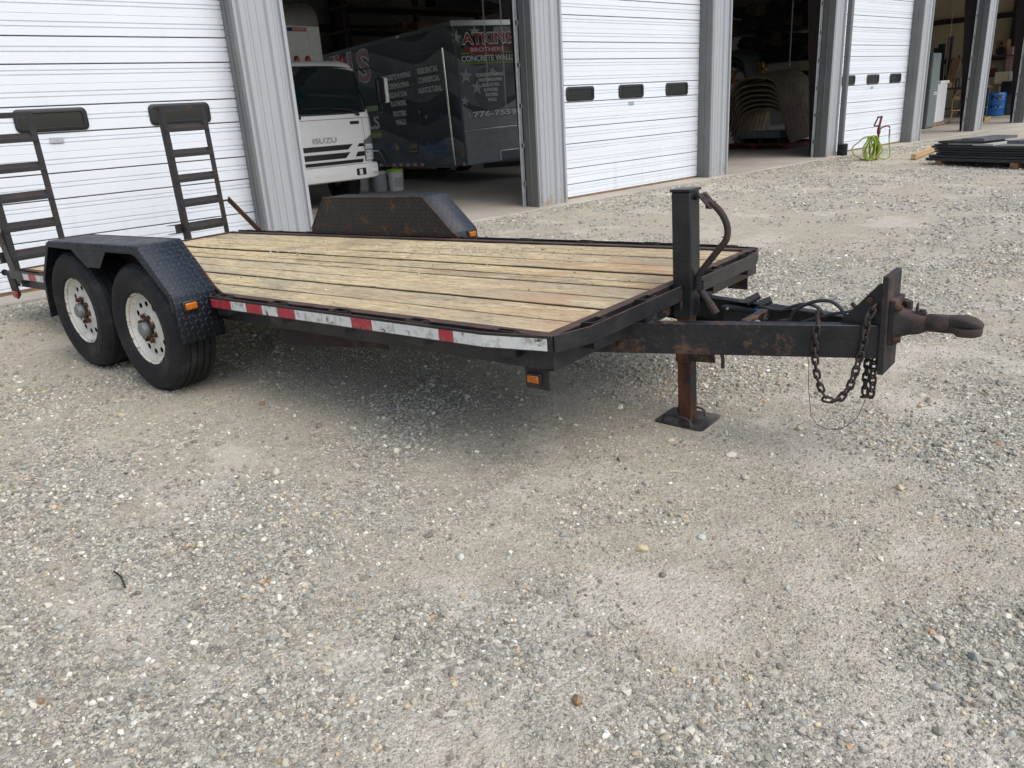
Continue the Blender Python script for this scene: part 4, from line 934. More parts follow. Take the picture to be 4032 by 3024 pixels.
for s_ in (1, -1):
    mi = kp('mirror', MB().box(*sorted((s_*1.14, s_*1.30)), .05, .13, 1.62, 2.02), 'plastic_black', bevel=.03)
    kp('mirror_cover', MB().box(*sorted((s_*1.29, s_*1.355)), .03, .15, 1.62, 2.02), 'box_white', mi, bevel=.02)
    kp('mirror_arm', MB().tube([(s_*.93, .32, 2.16), (s_*1.1, .10, 2.18), (s_*1.22, .09, 2.10), (s_*1.22, .09, 1.5), (s_*1.16, .09, 1.43), (s_*.97, .20, 1.40)], .011, 8), 'plastic_black', mi)
    wl = kp('wheel', MB().lathe([(.12, 0), (.19, .02), (.20, .0), (.30, -.02), (.385, 0), (.40, .03), (.40, .20), (.38, .23), (.20, .22)], 36, 'x', (s_*.80-.11, .95, .385)), 'tyre_rubber', smooth=40)
    kp('wheel_rim', MB().lathe([(.20, .02), (.15, .06), (.02, .07)], 24, 'x', (s_*.80-.11, .95, .385)), 'galvanised', wl)
    kp('side_window', MB().prism([(.55, 1.52), (1.5, 1.52), (1.5, 2.15), (.75, 2.15)], 'x', *sorted((s_*.93, s_*.99))), 'glass_dark')
    for yy in (5.6,): kp('wheel', MB().lathe([(.12, 0), (.19, .02), (.20, .0), (.30, -.02), (.385, 0), (.40, .03), (.40, .42), (.38, .45), (.20, .44)], 36, 'x', (s_*.72-.22, yy, .385)), 'tyre_rubber', smooth=40)
kp('wheel_arch', MB().tube([(.99, .48, .55), (1.0, .55, .80), (1.0, .75, .93), (1.0, 1.1, .95), (1.0, 1.38, .82)], .03, 8), 'galvanised')
kp('chassis', MB().box(-.42, .42, .25, 7.2, .50, .68), 'black_plastic'); kp('underbody', MB().box(-.85, .85, .35, 1.55, .42, .70), 'black_plastic')
bx = kp('cargo_box', MB().box(-1.18, 1.18, 1.78, 7.6, .98, 3.00), 'box_white', bevel=.02)
capr = [[(x*k, y, z) for x in (-1,)] for x, k, y, z in ()]
cp_ = [(1.775, 3.0)]+[(1.775+.30*(1-math.cos(t)), 3.02+.36*math.sin(t)) for t in np.linspace(0, 1.571, 8)]+[(7.6, 3.38), (7.6, 3.0)]
kp('cargo_roof_cap', MB().prism(cp_, 'x', -1.17, 1.17), 'aluminium', bx, smooth=40); kp('cargo_corner', MB().prism([(1.768, 3.0), (1.81, 3.2), (1.95, 3.34), (2.1, 3.395), (2.3, 3.395), (2.3, 3.0)], 'x', .98, 1.185), 'aluminium', bx)
kp('cargo_edge', MB().box(.955, 1.185, 1.765, 1.9, .98, 2.985), 'box_white', bx, bevel=.01)
for z in np.arange(1.1, 3.0, .1): kp('rivet', MB().lathe([(.008, 0), (.001, -.005)], 6, 'y', (.97, 1.765, z)), 'galvanised', bx, smooth=0)
def face(x, y, z): return Matrix(((1, 0, 0, x), (0, 0, -1, y), (0, 1, 0, z), (0, 0, 0, 1)))
kp('maker_sticker', MB().box(.56, .93, 1.770, 1.7785, 2.905, 2.965), 'print_red', bx); kp('maker_sticker', MB().box(.56, .65, 1.769, 1.7783, 2.906, 2.964), 'print_navy', bx)
text('lettering', 'MORGAN', 'print_white', bx, face(.785, 1.7675, 2.935), .25, .036, .02)

# ------------------------------------------------------------------ wrapped enclosed trailer
def box_frame(x, y, z, yaw, pi, ro):
    e = Vector((math.cos(yaw), math.sin(yaw), ro)).normalized(); s_ = Vector((-math.sin(yaw), math.cos(yaw), pi)); s_ = (s_-e*e.dot(s_)).normalized(); n_ = e.cross(s_)
    return Matrix(((e.x, s_.x, n_.x, x), (e.y, s_.y, n_.y, y), (e.z, s_.z, n_.z, z), (0, 0, 0, 1)))
EM = box_frame(10.149, 12.423, .40, -.091, -.020, .024)
ET = empty('enclosed_trailer', 'enclosed cargo trailer with grey camouflage wrap and white lettering, inside the open bay', 'trailer', EM)
def ep(name, mb, mat, parent=None, **k): return build(name, mb, mat, parent or ET, **k)
EW, EL, EH = 2.5, 7.3, 2.61
ep('body', MB().box(0, EW, 0, EL, 0, EH), 'camo_wrap', bevel=.01)
ep('roof_trim', MB().box(-.012, EW+.012, -.012, .05, 2.525, 2.625), 'aluminium', bevel=.005)
ep('roof_trim', MB().box(-.014, .03, .052, EL, 2.54, 2.622), 'bin_grey', bevel=.005)
ep('corner_post', MB().box(-.014, .02, -.014, .02, 0, 2.52), 'pipe_grey', bevel=.006)
ep('stone_guard', MB().prism([(.005, -.005), (.83, -.005), (.83, .185), (1.67, .185), (1.67, -.005), (EW, -.005), (EW, .645), (.005, .645)], 'y', -.012, -.002), 'bright_tread', tuv=lambda c: (c.x, c.z, 0))
ep('guard_edge', MB().box(.82, 1.68, -.02, -.013, .18, .20).box(.82, .84, -.02, -.013, 0, .18).box(.005, EW, -.018, -.0125, .64, .655), 'aluminium')
dr = ep('side_door', MB().box(-.016, -.001, .40, 1.585, .015, 2.165), 'camo_wrap', bevel=.004)
ep('door_edge', MB().box(-.020, -.002, 1.586, 1.598, .0, 2.18).box(-.020, -.002, .40, 1.585, 2.166, 2.178), 'pipe_grey', dr); ep('door_rod', MB().tube([(-.03, .385, .0), (-.03, .385, 2.19)], .020, 10), 'chrome', dr)
ep('door_latch', MB().box(-.035, -.016, 1.47, 1.53, 1.02, 1.14), 'plastic_black', dr, bevel=.006); ep('door_latch', MB().box(-.045, -.034, 1.485, 1.51, 1.05, 1.11), 'chrome', dr)
ep('skirt', MB().box(-.01, .02, 0.0, EL, -.02, .006).box(-.008, .03, .40, 1.6, -.05, -.022), 'pipe_grey')
for i in range(15):
    b0 = 1.62+i*.155
    if i < 13: ep('reflective_tape', MB().box(-.013, -.0105, b0, b0+.15, -.018, .045), 'tape_white' if i % 2 == 0 else 'tape_red')
ep('reflective_tape', MB().box(-.0165, -.0145, .03, .11, .0, .05), 'tape_white'); ep('reflective_tape', MB().box(-.0165, -.0145, .12, .27, .0, .05), 'tape_red')
ep('marker_lens', MB().box(-.012, -.001, .06, .16, .17, .25), 'print_orange', bevel=.006)
ep('marker_lens', MB().box(-.03, -.012, 2.0, 2.10, 2.56, 2.60), 'lamp_clear')
for b in (3.75, 4.65):
    ep('wheel', MB().lathe([(.12, 0), (.19, .02), (.20, .0), (.28, -.02), (.35, 0), (.36, .03), (.36, .18), (.34, .2), (.20, .2)], 32, 'x', (-.02+.05, b, -.045)), 'tyre_rubber', smooth=40)
    ep('wheel', MB().lathe([(.12, 0), (.19, .02), (.20, .0), (.28, -.02), (.35, 0), (.36, .03), (.36, .18), (.34, .2), (.20, .2)], 32, 'x', (EW-.22, b, -.045)), 'tyre_rubber', smooth=40)
ep('wheel_arch', MB().tube([(-.04, 3.22, .02), (-.05, 3.45, .33), (-.05, 4.95, .33), (-.05, 5.2, .02)], .03, 8), 'aluminium')
ep('tongue', MB().bar((.4, .0, -.05), (1.22, -1.35, -.05), .06, .10).bar((2.1, .0, -.05), (1.28, -1.35, -.05), .06, .10).box(1.2, 1.3, -1.55, -1.3, -.09, .02), 'black_plastic')
ep('tongue_jack', MB().cyl((1.25, -1.2, 0), .035, -.40, .35, 'z', 12), 'galvanised')
def fr(a, h, z=.004): return Matrix(((1, 0, 0, a), (0, 0, -1, 0), (0, 1, 0, h), (0, 0, 0, 1))), z+.003
def sd(b, h): return Matrix(((0, 0, -1, 0), (-1, 0, 0, b), (0, 1, 0, h), (0, 0, 0, 1)))
def ftext(body, a, h, wd, ht, mat, outline=None, off=.012, ow=.02, z0=.004, shear=0):
    m = Matrix(((1, 0, 0, a), (0, 0, -1, 0), (0, 1, 0, h), (0, 0, 0, 1)))
    if outline: text('lettering', body, outline, ET, m, wd+ow*1.2, ht+ow, off+.035, z0, shear)
    text('lettering', body, mat, ET, m, wd, ht, off, z0+.003, shear)
def stext(body, b, h, wd, ht, mat, outline=None, off=.06, ow=.034, z0=.020):
    if outline: text('lettering', body, outline, ET, sd(b, h), wd+ow, ht+ow, off+.04, z0)
    text('lettering', body, mat, ET, sd(b, h), wd, ht, off, z0+.003)
# front face
def decal(name, pts, mat, z): ep(name, MB().add([(a, -z, h) for a, h in pts], [tuple(range(len(pts)))]), mat, smooth=0, recalc=False)
def starpts(a, h, r_, rot=0): return [(a+(r_ if k % 2 == 0 else r_*.40)*math.sin(rot+k*math.pi/5), h+(r_ if k % 2 == 0 else r_*.40)*math.cos(rot+k*math.pi/5)) for k in range(10)]
decal('print_field', [(.9, 2.20), (.95, 2.50), (1.6, 2.50), (1.6, 2.25)], 'print_grey', .0030)
decal('print_field', [(.02, .665), (.02, 1.12), (.25, 1.0), (.6, .96), (1.0, 1.02), (1.5, 1.2), (2.4, 1.15), (2.4, .665)], 'print_grey', .0030)
decal('print_field', [(.75+.42*math.cos(t)*1.0, 1.38+.42*math.sin(t)) for t in np.linspace(0, 6.28, 28)[:-1]], 'pipe_grey', .0034)
for a, h, r_, ro in ((.185, 1.64, .165, .1), (.42, 1.42, .155, .15), (.10, 1.19, .11, .2), (.05, 2.33, .14, .2), (.49, 2.42, .13, 0), (.83, 1.70, .10, .3)): decal('star', starpts(a, h, r_, ro), 'star_grey', .0042)
m_ = Matrix(((1, 0, 0, .74), (0, 0, -1, 0), (0, 1, 0, 2.255), (0, 0, 0, 1)))
text('lettering', 'ATKINS', 'print_black', ET, m_, 1.24, .25, .06, .0052, .0); 
m_ = Matrix(((1, 0, 0, .77), (0, 0, -1, 0), (0, 1, 0, 2.30), (0, 0, 0, 1)))
text('lettering', 'ATKINS', 'print_white', ET, m_, 1.22, .225, .055, .0062); text('lettering', 'ATKINS', 'print_red', ET, m_, 1.18, .185, .018, .0072)
decal('print_oval', [(.745+.55*math.cos(t), 2.10+.085*math.sin(t)) for t in np.linspace(0, 6.28, 36)[:-1]], 'print_red', .0060)
ftext('BROTHERS', .745, 2.10, .80, .075, 'print_white', None, .015, z0=.0068)
decal('print_band', [(.11, 2.028), (1.7, 2.028), (1.7, 2.052), (.11, 2.052)], 'print_lime', .0045); decal('print_band', [(.10, 1.845), (1.7, 1.845), (1.7, 1.875), (.10, 1.875)], 'print_lime', .0045)
ftext('CONCRETE WALLS', .755, 1.945, 1.28, .115, 'print_white', 'print_black', .035, .02, z0=.005)
for s_, h, wd in (('CONCRETE PUMPING', 1.642, .66), ('WATERPROOFING', 1.549, .56), ('EXCAVATION', 1.454, .41), ('FLATWORK', 1.362, .36), ('FOOTERS', 1.271, .30), ('WALLS', 1.179, .22)): ftext(s_, .75, h, wd, .068, 'print_white', None, .05, z0=.0055)
ftext('776-7559', .80, .925, 1.10, .125, 'print_white', 'print_black', .05, .035, z0=.005)
ftext(')', .18, .92, .05, .125, 'print_white', 'print_black', .05, .02, z0=.005)
# side face
for s_, b, h, wd in (('CONCRETE PUMPING', 2.38, 1.838, 1.30), ('WATERPROOFING', 2.385, 1.657, 1.08), ('EXCAVATION', 2.38, 1.479, .80), ('FLATWORK', 2.38, 1.30, .70), ('FOOTERS', 2.39, 1.092, .56), ('WALLS', 2.39, .914, .44)): stext(s_, b, h, wd, .120, 'print_white', 'print_black', z0=.004)
for s_, b, h, wd in (('RESIDENTIAL', 1.03, 1.856, .80), ('COMMERCIAL', 1.02, 1.679, .85), ('AGRICULTURAL', 1.025, 1.487, .93)): stext(s_, b, h, wd, .125, 'print_white', 'print_black', z0=.020)
stext('S', 3.74, 2.18, .58, .66, 'print_red', 'print_white', .02, .06, z0=.004); stext('IN', 4.85, 2.22, 1.1, .60, 'print_red', 'print_white', .02, .06, z0=.004)
stext('LS', 3.62, .962, .52, .30, 'print_white', 'print_black', .03, .05, z0=.004)
for h in (1.265, .68): ep('print_band', MB().box(-.004, -.0015, 3.35, 4.6, h-.055, h+.055), 'print_lime')
ep('badge', MB().box(-.006, -.002, 1.76, 2.20, .245, .505), 'print_black'); text('lettering', 'NFIB', 'print_yellow', ET, sd(1.98, .40), .32, .09, .03, .008); ep('badge_line', MB().box(-.009, -.0065, 1.80, 2.16, .285, .305), 'print_yellow')
text('lettering', 'CONCRETE', 'print_blue', ET, sd(1.02, .425), .52, .07, .03, .020); text('lettering', 'FOUNDATIONS', 'print_blue', ET, sd(.98, .34), .62, .08, .03, .020)
ep('badge', MB().prism([(1.40, .25), (1.28, .25), (1.28, .42), (1.34, .47), (1.40, .42)], 'x', -.021, -.0165), 'print_blue', dr); ep('badge', MB().box(-.021, -.0165, .66, 1.15, .235, .27), 'print_blue', dr)
ep('badge', MB().prism([(2.97, .40), (2.79, .52), (2.77, .42), (2.78, .36), (2.93, .34)], 'x', -.005, -.0015), 'print_navy'); ep('badge', MB().prism([(2.79, .50), (2.62, .42), (2.64, .31), (2.78, .33)], 'x', -.0052, -.0016), 'print_orange')
ep('badge', MB().box(-.020, -.0165, .70, .75, .93, 1.01), 'print_blue', dr); ep('badge', MB().box(-.020, -.0165, 1.28, 1.33, .93, 1.01), 'star_grey', dr); ep('badge_line', MB().box(-.020, -.0165, .72, 1.27, .90, .92), 'print_black', dr)

rk = empty('timber_rack', 'tall dark rack of lumber against the back wall behind the wrapped trailer', 'rack', at(11.6, 18.6, 0))
for x in (0, 2.2, 4.4): build('upright', MB().box(x, x+.12, 0, .12, 0, 4.6), 'board_dark', rk)
for z in (2.9, 3.5, 4.05): build('arm', MB().box(-.2, 4.8, -.5, .6, z-.06, z), 'board_dark', rk)
lumb = random.Random(3)
for k in range(14):
    x = 1.1+lumb.uniform(-.2, .2)+(k % 3)*.9; z = (2.9, 3.5, 4.05)[k % 3]
    o = build('lumber_bundle', MB().box(0, 1.5+lumb.random(), 0, .22, 0, .16+.12*lumb.random()), ('board_dark', 'wood_old', 'black_plastic')[k % 3], None); o.location = (11.5+x, 18.2+.20*(k//3), z); o.rotation_euler = (0, 0, 0)
    setp(o, ('dark', 'brown', 'black')[k % 3]+' bundle of lumber lying on the tall rack behind the wrapped trailer', 'lumber', ('dark', 'brown', 'black')[k % 3]+' lumber bundles on the rack')
for k, x in enumerate((11.15, 11.75)):
    o = build('leaning_post', MB().bar((x, 19.6, 0), (x+.05, 20.9, 4.3), .14, .10), 'wood_old'); setp(o, ('narrow', 'second')[k]+' brown timber post leaning on the back wall beside the lumber rack', 'post')

# ------------------------------------------------------------------ buckets by the truck
def bucket(x, y, mat, lid, label, h=.37, r_=.148, lab=False):
    b = empty('bucket', label, 'bucket', at(x, y, 0), 'buckets on the shop floor')
    build('pail', MB().lathe([(.001, .001), (r_*.88, .001), (r_*.93, .05), (r_, h*.78), (r_*1.05, h*.79), (r_*1.05, h*.83), (r_, h*.84), (r_*1.02, h)], 28, 'z'), mat, b, smooth=40)
    if lid: build('lid', MB().lathe([(r_*1.06, h-.035), (r_*1.09, h-.03), (r_*1.09, h+.004), (r_*1.0, h+.012), (r_*.95, h+.002), (.001, h+.002)], 28, 'z'), lid, b, smooth=40)
    ex, ey = .57, -.82                           # wire bail standing up
    build('handle', MB().tube([(-r_*1.05*ey*t, r_*1.05*ex*t, h*.82+.16*math.sqrt(max(0, 1-t*t))) for t in np.linspace(-1, 1, 13)], .004, 6), 'galvanised', b)
    if lab:
        pr = []
        for a in np.linspace(R(-135), R(-60), 10): pr.append((r_*1.0*math.cos(a), r_*1.0*math.sin(a)))
        build('label', MB().add([(x_*.955, y_*.955, .07) for x_, y_ in pr]+[(x_*1.02, y_*1.02, .26) for x_, y_ in pr], [(i, i+1, i+11, i+10) for i in range(9)]), 'label_grey', b, smooth=0)
    return b
bucket(9.06, 13.36, 'bucket_white', 'lid_lime', 'white plastic bucket with lime green lid', .40, .155, True)
bucket(8.85, 13.62, 'bucket_grey', 'bucket_white', 'grey pail with white lid between truck and lime-lidded bucket')
bucket(8.72, 14.05, 'bucket_grey', None, 'open grey pail beside the truck wheel', .36)

# ------------------------------------------------------------------ bay with stacked window wells
def pallet(x, y, rz, lx, ly, h, mat, label, group='pallets'):
    p = empty('pallet', label, 'pallet', at(x, y, 0, rz), group)
    for k in range(3): build('runner', MB().box(0, lx, k*(ly-.09)/2, k*(ly-.09)/2+.09, .018, h-.02), mat, p)
    for k in range(7):
        a = k*(lx-.09)/6; build('slat', MB().box(a, a+.09, 0, ly, h-.0195, h), mat, p)
        if k % 3 == 0: build('slat', MB().box(a, a+.09, 0, ly, .0, .0175), mat, p)
    return p
pallet(19.32, 10.66, 0, 1.9, 1.9, .14, 'pallet_red', 'red painted pallet under the stacked brown window wells')
def well(x, y0, ztop, hw, leg, mat, label, L=1.55, n=22, cut=None):
    """half-round corrugated window well, open towards the door"""
    o = None; rings_o, rings_i = [], []
    def prof(hw_, top, z0):
        P = []; fl = .15
        for t in np.linspace(0, math.pi, n):
            P.append((y0-hw_*math.copysign(abs(math.cos(t))**.75, math.cos(t)), top-.62*hw_+.62*hw_*math.sin(t)**.85))
        return [(P[0][0]-fl, z0)]+P+[(P[-1][0]+fl, z0)]
    m = MB(); xs = np.linspace(0, L, 15); xs[2::2] -= .03; R1, R2 = [], []
    for i, xx in enumerate(xs):
        c = .030*(i % 2); dz = .16*xx
        R1.append([(xx, q[0]-y0, q[1]+dz*.6) for q in prof(hw+c, ztop+c, ztop-leg)]); R2.append([(xx, q[0]-y0, q[1]+dz*.6) for q in prof(hw-.028+c, ztop-.03+c, ztop-leg)])
    nn = len(R1[0]); vs = [p for r_ in R1 for p in r_]; fs = [(i*nn+k, i*nn+k+1, (i+1)*nn+k+1, (i+1)*nn+k) for i in range(14) for k in range(nn-1)]
    off = len(vs); vs += [p for r_ in R2 for p in r_]; fs += [(off+a, off+b, off+c_, off+d) for a, b, c_, d in fs]
    fs += [(k, k+1, off+k+1, off+k) for k in range(nn-1)]
    o = build('window_well', m.add(vs, fs), mat, None, smooth=22); o.location = (x, y0, 0)
    return setp(o, label, 'window well', 'nested window wells')
tops = [1.80, 1.62, 1.48, 1.36, 1.24, 1.13, 1.02]
for i, t in enumerate(tops):
    words = ['uppermost', 'second', 'third', 'fourth', 'fifth', 'sixth', 'lowest'][i]
    lb = f'{words} brown corrugated window well from the top of the nested stack' if i not in (0, 6) else f'{words} brown corrugated window well in the nested stack'
    well(19.38+.03*i, 11.72-.03*i, t, .72-.004*i, t-.145 if i == 6 else .92, 'well_brown', lb)
for i in range(3):
    well(20.6+.05*i, 13.6, 2.5-.16*i, .85, 1.1 if i < 2 else 2.18-.0, 'well_grey', ['topmost', 'middle', 'bottom'][i]+' dark grey window well beside the brown stack', 1.2)
for z in (.14,): pallet(19.55, 10.98, 0, 1.2, 1.2, .135, 'board_dark', 'dark pallet of grey sheets inside the nested window wells').location.z = z
for i in range(6):
    o = build('sheet', MB().box(0, 1.15-.03*(i % 3), 0, 1.22-.05*(i % 2)-.03*i, 0, .024), 'sheet_grey', None, bevel=.003); o.location = (19.52+.015*(i % 3), 10.98+.02*(i % 3), .276+.026*i); o.rotation_euler = (0, 0, R((i*7) % 5-2))
    setp(o, ['bottom', 'second lowest', 'third lowest', 'third highest', 'second highest', 'top'][i]+' grey sheet of the stack inside the nested window wells', 'sheet', 'stacked grey sheets')
# shelf of rolled tarps above
sh = empty('storage_rack', 'dark steel rack loaded with rolled tarps above the window wells', 'rack', at(21.6, 11.0, 0))
for y in (.0, 2.9):
    for x in (0, 1.2): build('upright', MB().box(x, x+.08, y, y+.08, 0, 4.0), 'shelf_dark', sh)
for z in (2.22, 3.05): build('shelf', MB().box(-.05, 1.35, -.1, 3.1, z-.05, z), 'shelf_dark', sh)
rs = random.Random(4); spots = [(11.25, 2.22, .20), (11.68, 2.22, .19), (12.12, 2.22, .22), (12.6, 2.22, .23), (13.1, 2.22, .22), (13.6, 2.22, .22), (11.45, 2.55, .19), (11.9, 2.57, .2), (12.35, 2.6, .21), (12.85, 2.62, .21), (13.35, 2.6, .20), (11.3, 3.05, .2), (11.75, 3.05, .21), (12.2, 3.05, .22), (12.7, 3.05, .22), (13.2, 3.05, .24), (13.7, 3.05, .22), (11.55, 3.38, .2), (12.0, 3.4, .2), (12.45, 3.42, .21), (13.0, 3.45, .2), (13.45, 3.42, .2)]
for i, (y, z, r_) in enumerate(spots):
    m = MB(); pts = []
    for k in range(3*18+1):
        t = k/18*2*math.pi; q = r_*(.30+.70*k/54)*(1+.05*math.sin(3*t+i)); pts.append((q*math.cos(t), q*math.sin(t)*.92))
    a = [(0-.03*rs.random(), p[0], p[1]+r_*.92) for p in pts]; b = [(1.1, p[0], p[1]+r_*.92) for p in pts]; n = len(pts)
    m.add(a+b, [(k, k+1, n+k+1, n+k) for k in range(n-1)]); m.add([(.03, p[0]*.97, p[1]*.97+r_*.92) for p in pts[-18:]], [tuple(range(18))])
    o = build('tarp_roll', m, 'tarp_dark' if i % 4 else 'tarp_edge', None, smooth=60, solid=.012); o.location = (21.5-.25*rs.random(), y, z); setp(o, 'dark rolled tarp lying on the storage rack in the bay' if i % 4 else 'brownish rolled tarp lying on the storage rack in the bay', 'tarp roll', 'rolled tarps on the rack' if i % 4 else 'brownish rolled tarps on the rack')
yr = empty('yellow_rack', 'yellow painted steel stand behind the brown window wells', 'stand', at(21.3, 12.6, 0))
for y in (0, .55): build('post', MB().bar((0, y, 0), (0, y+.02, 2.22), .06, .06, (1, 0, 0)), 'yellow_paint', yr); build('brace', MB().bar((0, y+.5, 1.75), (0, y+.16, 2.22), .06, .05, (1, 0, 0)), 'yellow_paint', yr)
for z in (1.80, 2.03): build('crossbar', MB().box(-.03, .03, -.1, 1.1, z-.03, z+.03), 'yellow_paint', yr)
build('tray', MB().box(-.1, .5, -.6, 1.2, 1.70, 1.76), 'yellow_paint', yr)

# ------------------------------------------------------------------ bay with cabinet and cartons
cb = empty('metal_cabinet', 'tall grey metal cabinet standing just inside the doorway', 'cabinet', at(27.72, 10.5, 0))
build('cabinet_body', MB().box(0, .66, 0, .9, .03, 2.27), 'cabinet_grey', cb, bevel=.008); build('cabinet_door', MB().box(.02, .64, -.015, -.001, .08, 2.2), 'cabinet_grey', cb, bevel=.004); build('plinth', MB().box(.02, .64, .03, .88, 0, .03), 'black_plastic', cb)
build('label_plate', MB().box(.36, .56, -.022, -.0155, 1.02, 1.11), 'paper', cb); build('label_print', MB().box(.42, .50, -.024, -.0225, 1.04, 1.085), 'print_black', cb)
pallet(28.75, 10.68, R(6), 1.6, 1.0, .12, 'pallet_wood', 'plain wooden pallet under the tall white carton')
o = build('carton', MB().box(0, 1.42, 0, .8, 0, 1.22).box(-.05, .0005, .1, .7, 1.0, 1.2), 'carton_white', None, bevel=.01); o.location = (28.85, 10.74, .12); o.rotation_euler = (0, 0, R(6)); setp(o, 'tall white carton standing on the wooden pallet', 'carton')
o = build('carton', MB().box(0, .75, 0, .5, 0, .10), 'paper', None, bevel=.006); o.location = (29.55, 10.85, 1.34); setp(o, 'flat white carton on top of the tall white carton', 'carton')
o = build('carton', MB().prism([(0, 0), (.42, .03), (.40, .42), (.02, .38)], 'y', 0, .4), 'carton_white', None, bevel=.006); o.location = (28.95, 10.85, 1.34); setp(o, 'small crumpled white carton on top of the tall white carton', 'carton')
for i, (x, y, w_, h, mt, lean) in enumerate(((31.75, 11.72, .22, 1.5, 'black_plastic', .05), (31.9, 11.55, .17, 1.72, 'board_dark', .02), (31.8, 11.42, .30, 1.02, 'wood_old', -.16), (32.1, 11.95, .3, 1.4, 'board_dark', .06))):
    o = build('board', MB().box(0, .04, -w_/2, w_/2, 0, h), mt, None); o.location = (x, y, 1.18); o.rotation_euler = (R(-8)*lean*8, R(3), 0); setp(o, ['black board standing on the dark workbench', 'tall narrow dark board standing on the dark workbench', 'short wide brown plank leaning on the dark workbench', 'broad dark board standing at the back of the dark workbench'][i], 'board')
o = build('pole', MB().tube([(31, 10.7, 0.2), (31.0, 10.52, 3.0)], .022, 8), 'board_dark'); setp(o, 'thin dark pole leaning behind the open doorway', 'pole')
wb = empty('workbench', 'dark workbench with tools behind the white carton', 'workbench', at(31.6, 10.2, 0))
build('bench_top', MB().box(0, .8, 0, 2.2, 1.12, 1.182), 'shelf_dark', wb)
for x in (.03, .72):
    for y in (.03, 2.1): build('leg', MB().box(x, x+.06, y, y+.06, 0, 1.12), 'shelf_dark', wb)
build('bench_shelf', MB().box(.02, .78, .02, 2.18, .45, .48), 'shelf_dark', wb)
for i, (y, h, r_, mt) in enumerate(((.25, .30, .09, 'bin_grey'), (.55, .22, .12, 'hydrant_red'), (.85, .35, .08, 'lid_lime' if False else 'cabinet_grey'), (1.2, .2, .14, 'cardboard'), (1.55, .28, .10, 'board_dark'))):
    o = build('can', MB().lathe([(.001, 0), (r_, 0), (r_, h*.8), (r_*.7, h*.9), (r_*.7, h), (.001, h)], 18, 'z'), mt, None, smooth=40); o.location = (31.9, 10.2+y, 1.18); setp(o, ['slim grey', 'squat red', 'tall green-grey', 'wide tan', 'dark brown'][i]+' can standing on the dark workbench', 'can')
ch = empty('chair', 'worn tan wooden chair with curved back beside the doorway column', 'chair', at(30.75, 10.62, 0, R(20)))
build('seat', MB().box(-.22, .22, -.22, .22, .42, .46), 'chair_gold', ch, bevel=.015)
for x in (-.2, .2):
    for y in (-.2, .2): build('leg', MB().bar((x*1.1, y*1.1, 0), (x*.9, y*.9, .43), .035, .035), 'chair_gold', ch)
build('backrest', MB().tube(curve([(.20, -.20, .44), (.26, -.19, .8), (.28, -.1, 1.02), (.29, 0, 1.07), (.28, .1, 1.02), (.26, .19, .8), (.20, .20, .44)]), .018, 8), 'chair_gold', ch); build('armrest', MB().bar((.25, -.22, .70), (-.2, -.26, .66), .05, .025), 'chair_gold', ch); build('back_slat', MB().box(.255, .275, -.15, .15, .78, .90), 'chair_gold', ch)
# tangle of black tubing and clutter on the floor
o = build('hose_tangle', MB().tube(curve([(30.55+.35*math.cos(k*1.9)+.02*k, 10.25+.25*math.sin(k*2.3), .05+.22*abs(math.sin(k*.9))) for k in range(16)]), .022, 6), 'black_plastic'); setp(o, 'tangle of black hose on the floor beside the chair', 'hose')
o = build('toolbox', MB().box(0, .7, 0, .4, 0, .16).box(.2, .5, .15, .25, .16, .2), 'yellow_paint' if False else 'chair_gold', None, bevel=.01); o.location = (31.3, 9.95, 0); setp(o, 'low tan box on the floor under the wooden chair', 'box')
o = build('red_lid', MB().lathe([(.001, .14), (.10, .14), (.12, .12), (.12, .02), (.001, .02)], 18, 'x', (0, 0, .12)), 'hydrant_red', None); o.location = (30.75, 9.9, 0); setp(o, 'small red round lid lying by the black hose', 'lid')

# ------------------------------------------------------------------ last bay: barrel, bin and shop clutter
ba = empty('barrel', 'blue plastic barrel with dark hand lettering', 'barrel', at(36.35, 11.28, 0))
build('drum', MB().lathe([(.001, .0), (.37, .0), (.40, .03), (.405, .27), (.415, .29), (.405, .31), (.405, .57), (.415, .59), (.405, .61), (.40, .84), (.37, .875), (.36, .875), (.35, .84), (.001, .84)], 40, 'z'), 'barrel_blue', ba, smooth=40)
def btext(s_, z, w_, h):
    cu = Matrix.Identity(4); o = text('lettering', s_, 'print_black', ba, Matrix.Identity(4), w_, h, .03)
    for v_ in o.data.vertices:
        t = v_.co.x/.412; a0 = R(-148); v_.co = (.409*math.cos(a0+t), .409*math.sin(a0+t), z+v_.co.y)
btext('NS', .70, .42, .20); btext('EY', .36, .42, .18)
bi = empty('waste_bin', 'grey plastic waste bin beside the blue barrel', 'bin', at(36.95, 10.72, 0))
build('bin_body', MB().loft([[(-.20, -.2, 0), (.20, -.2, 0), (.20, .2, 0), (-.20, .2, 0)], [(-.25, -.24, .72), (.25, -.24, .72), (.25, .24, .72), (-.25, .24, .72)], [(-.27, -.26, .72), (.27, -.26, .72), (.27, .26, .72), (-.27, .26, .72)], [(-.27, -.26, .77), (.27, -.26, .77), (.27, .26, .77), (-.27, .26, .77)]]), 'bin_grey', bi, bevel=.015)
build('bin_rim', MB().box(-.28, .28, -.27, .27, .765, .79), 'pipe_grey', bi, bevel=.006)
sb = empty('shop_shelf', 'long dark shop shelf along the tan end wall', 'shelf', at(37.3, 9.6, 0))
for z in (.80, 1.5, 2.24): build('shelf_board', MB().box(0, .9, 0, 3.6, z-.04, z), 'shelf_dark', sb)
for y in (0, 1.75, 3.5):
    for x in (.02, .82): build('upright', MB().box(x, x+.05, y, y+.05, 0, 2.4), 'shelf_dark', sb)
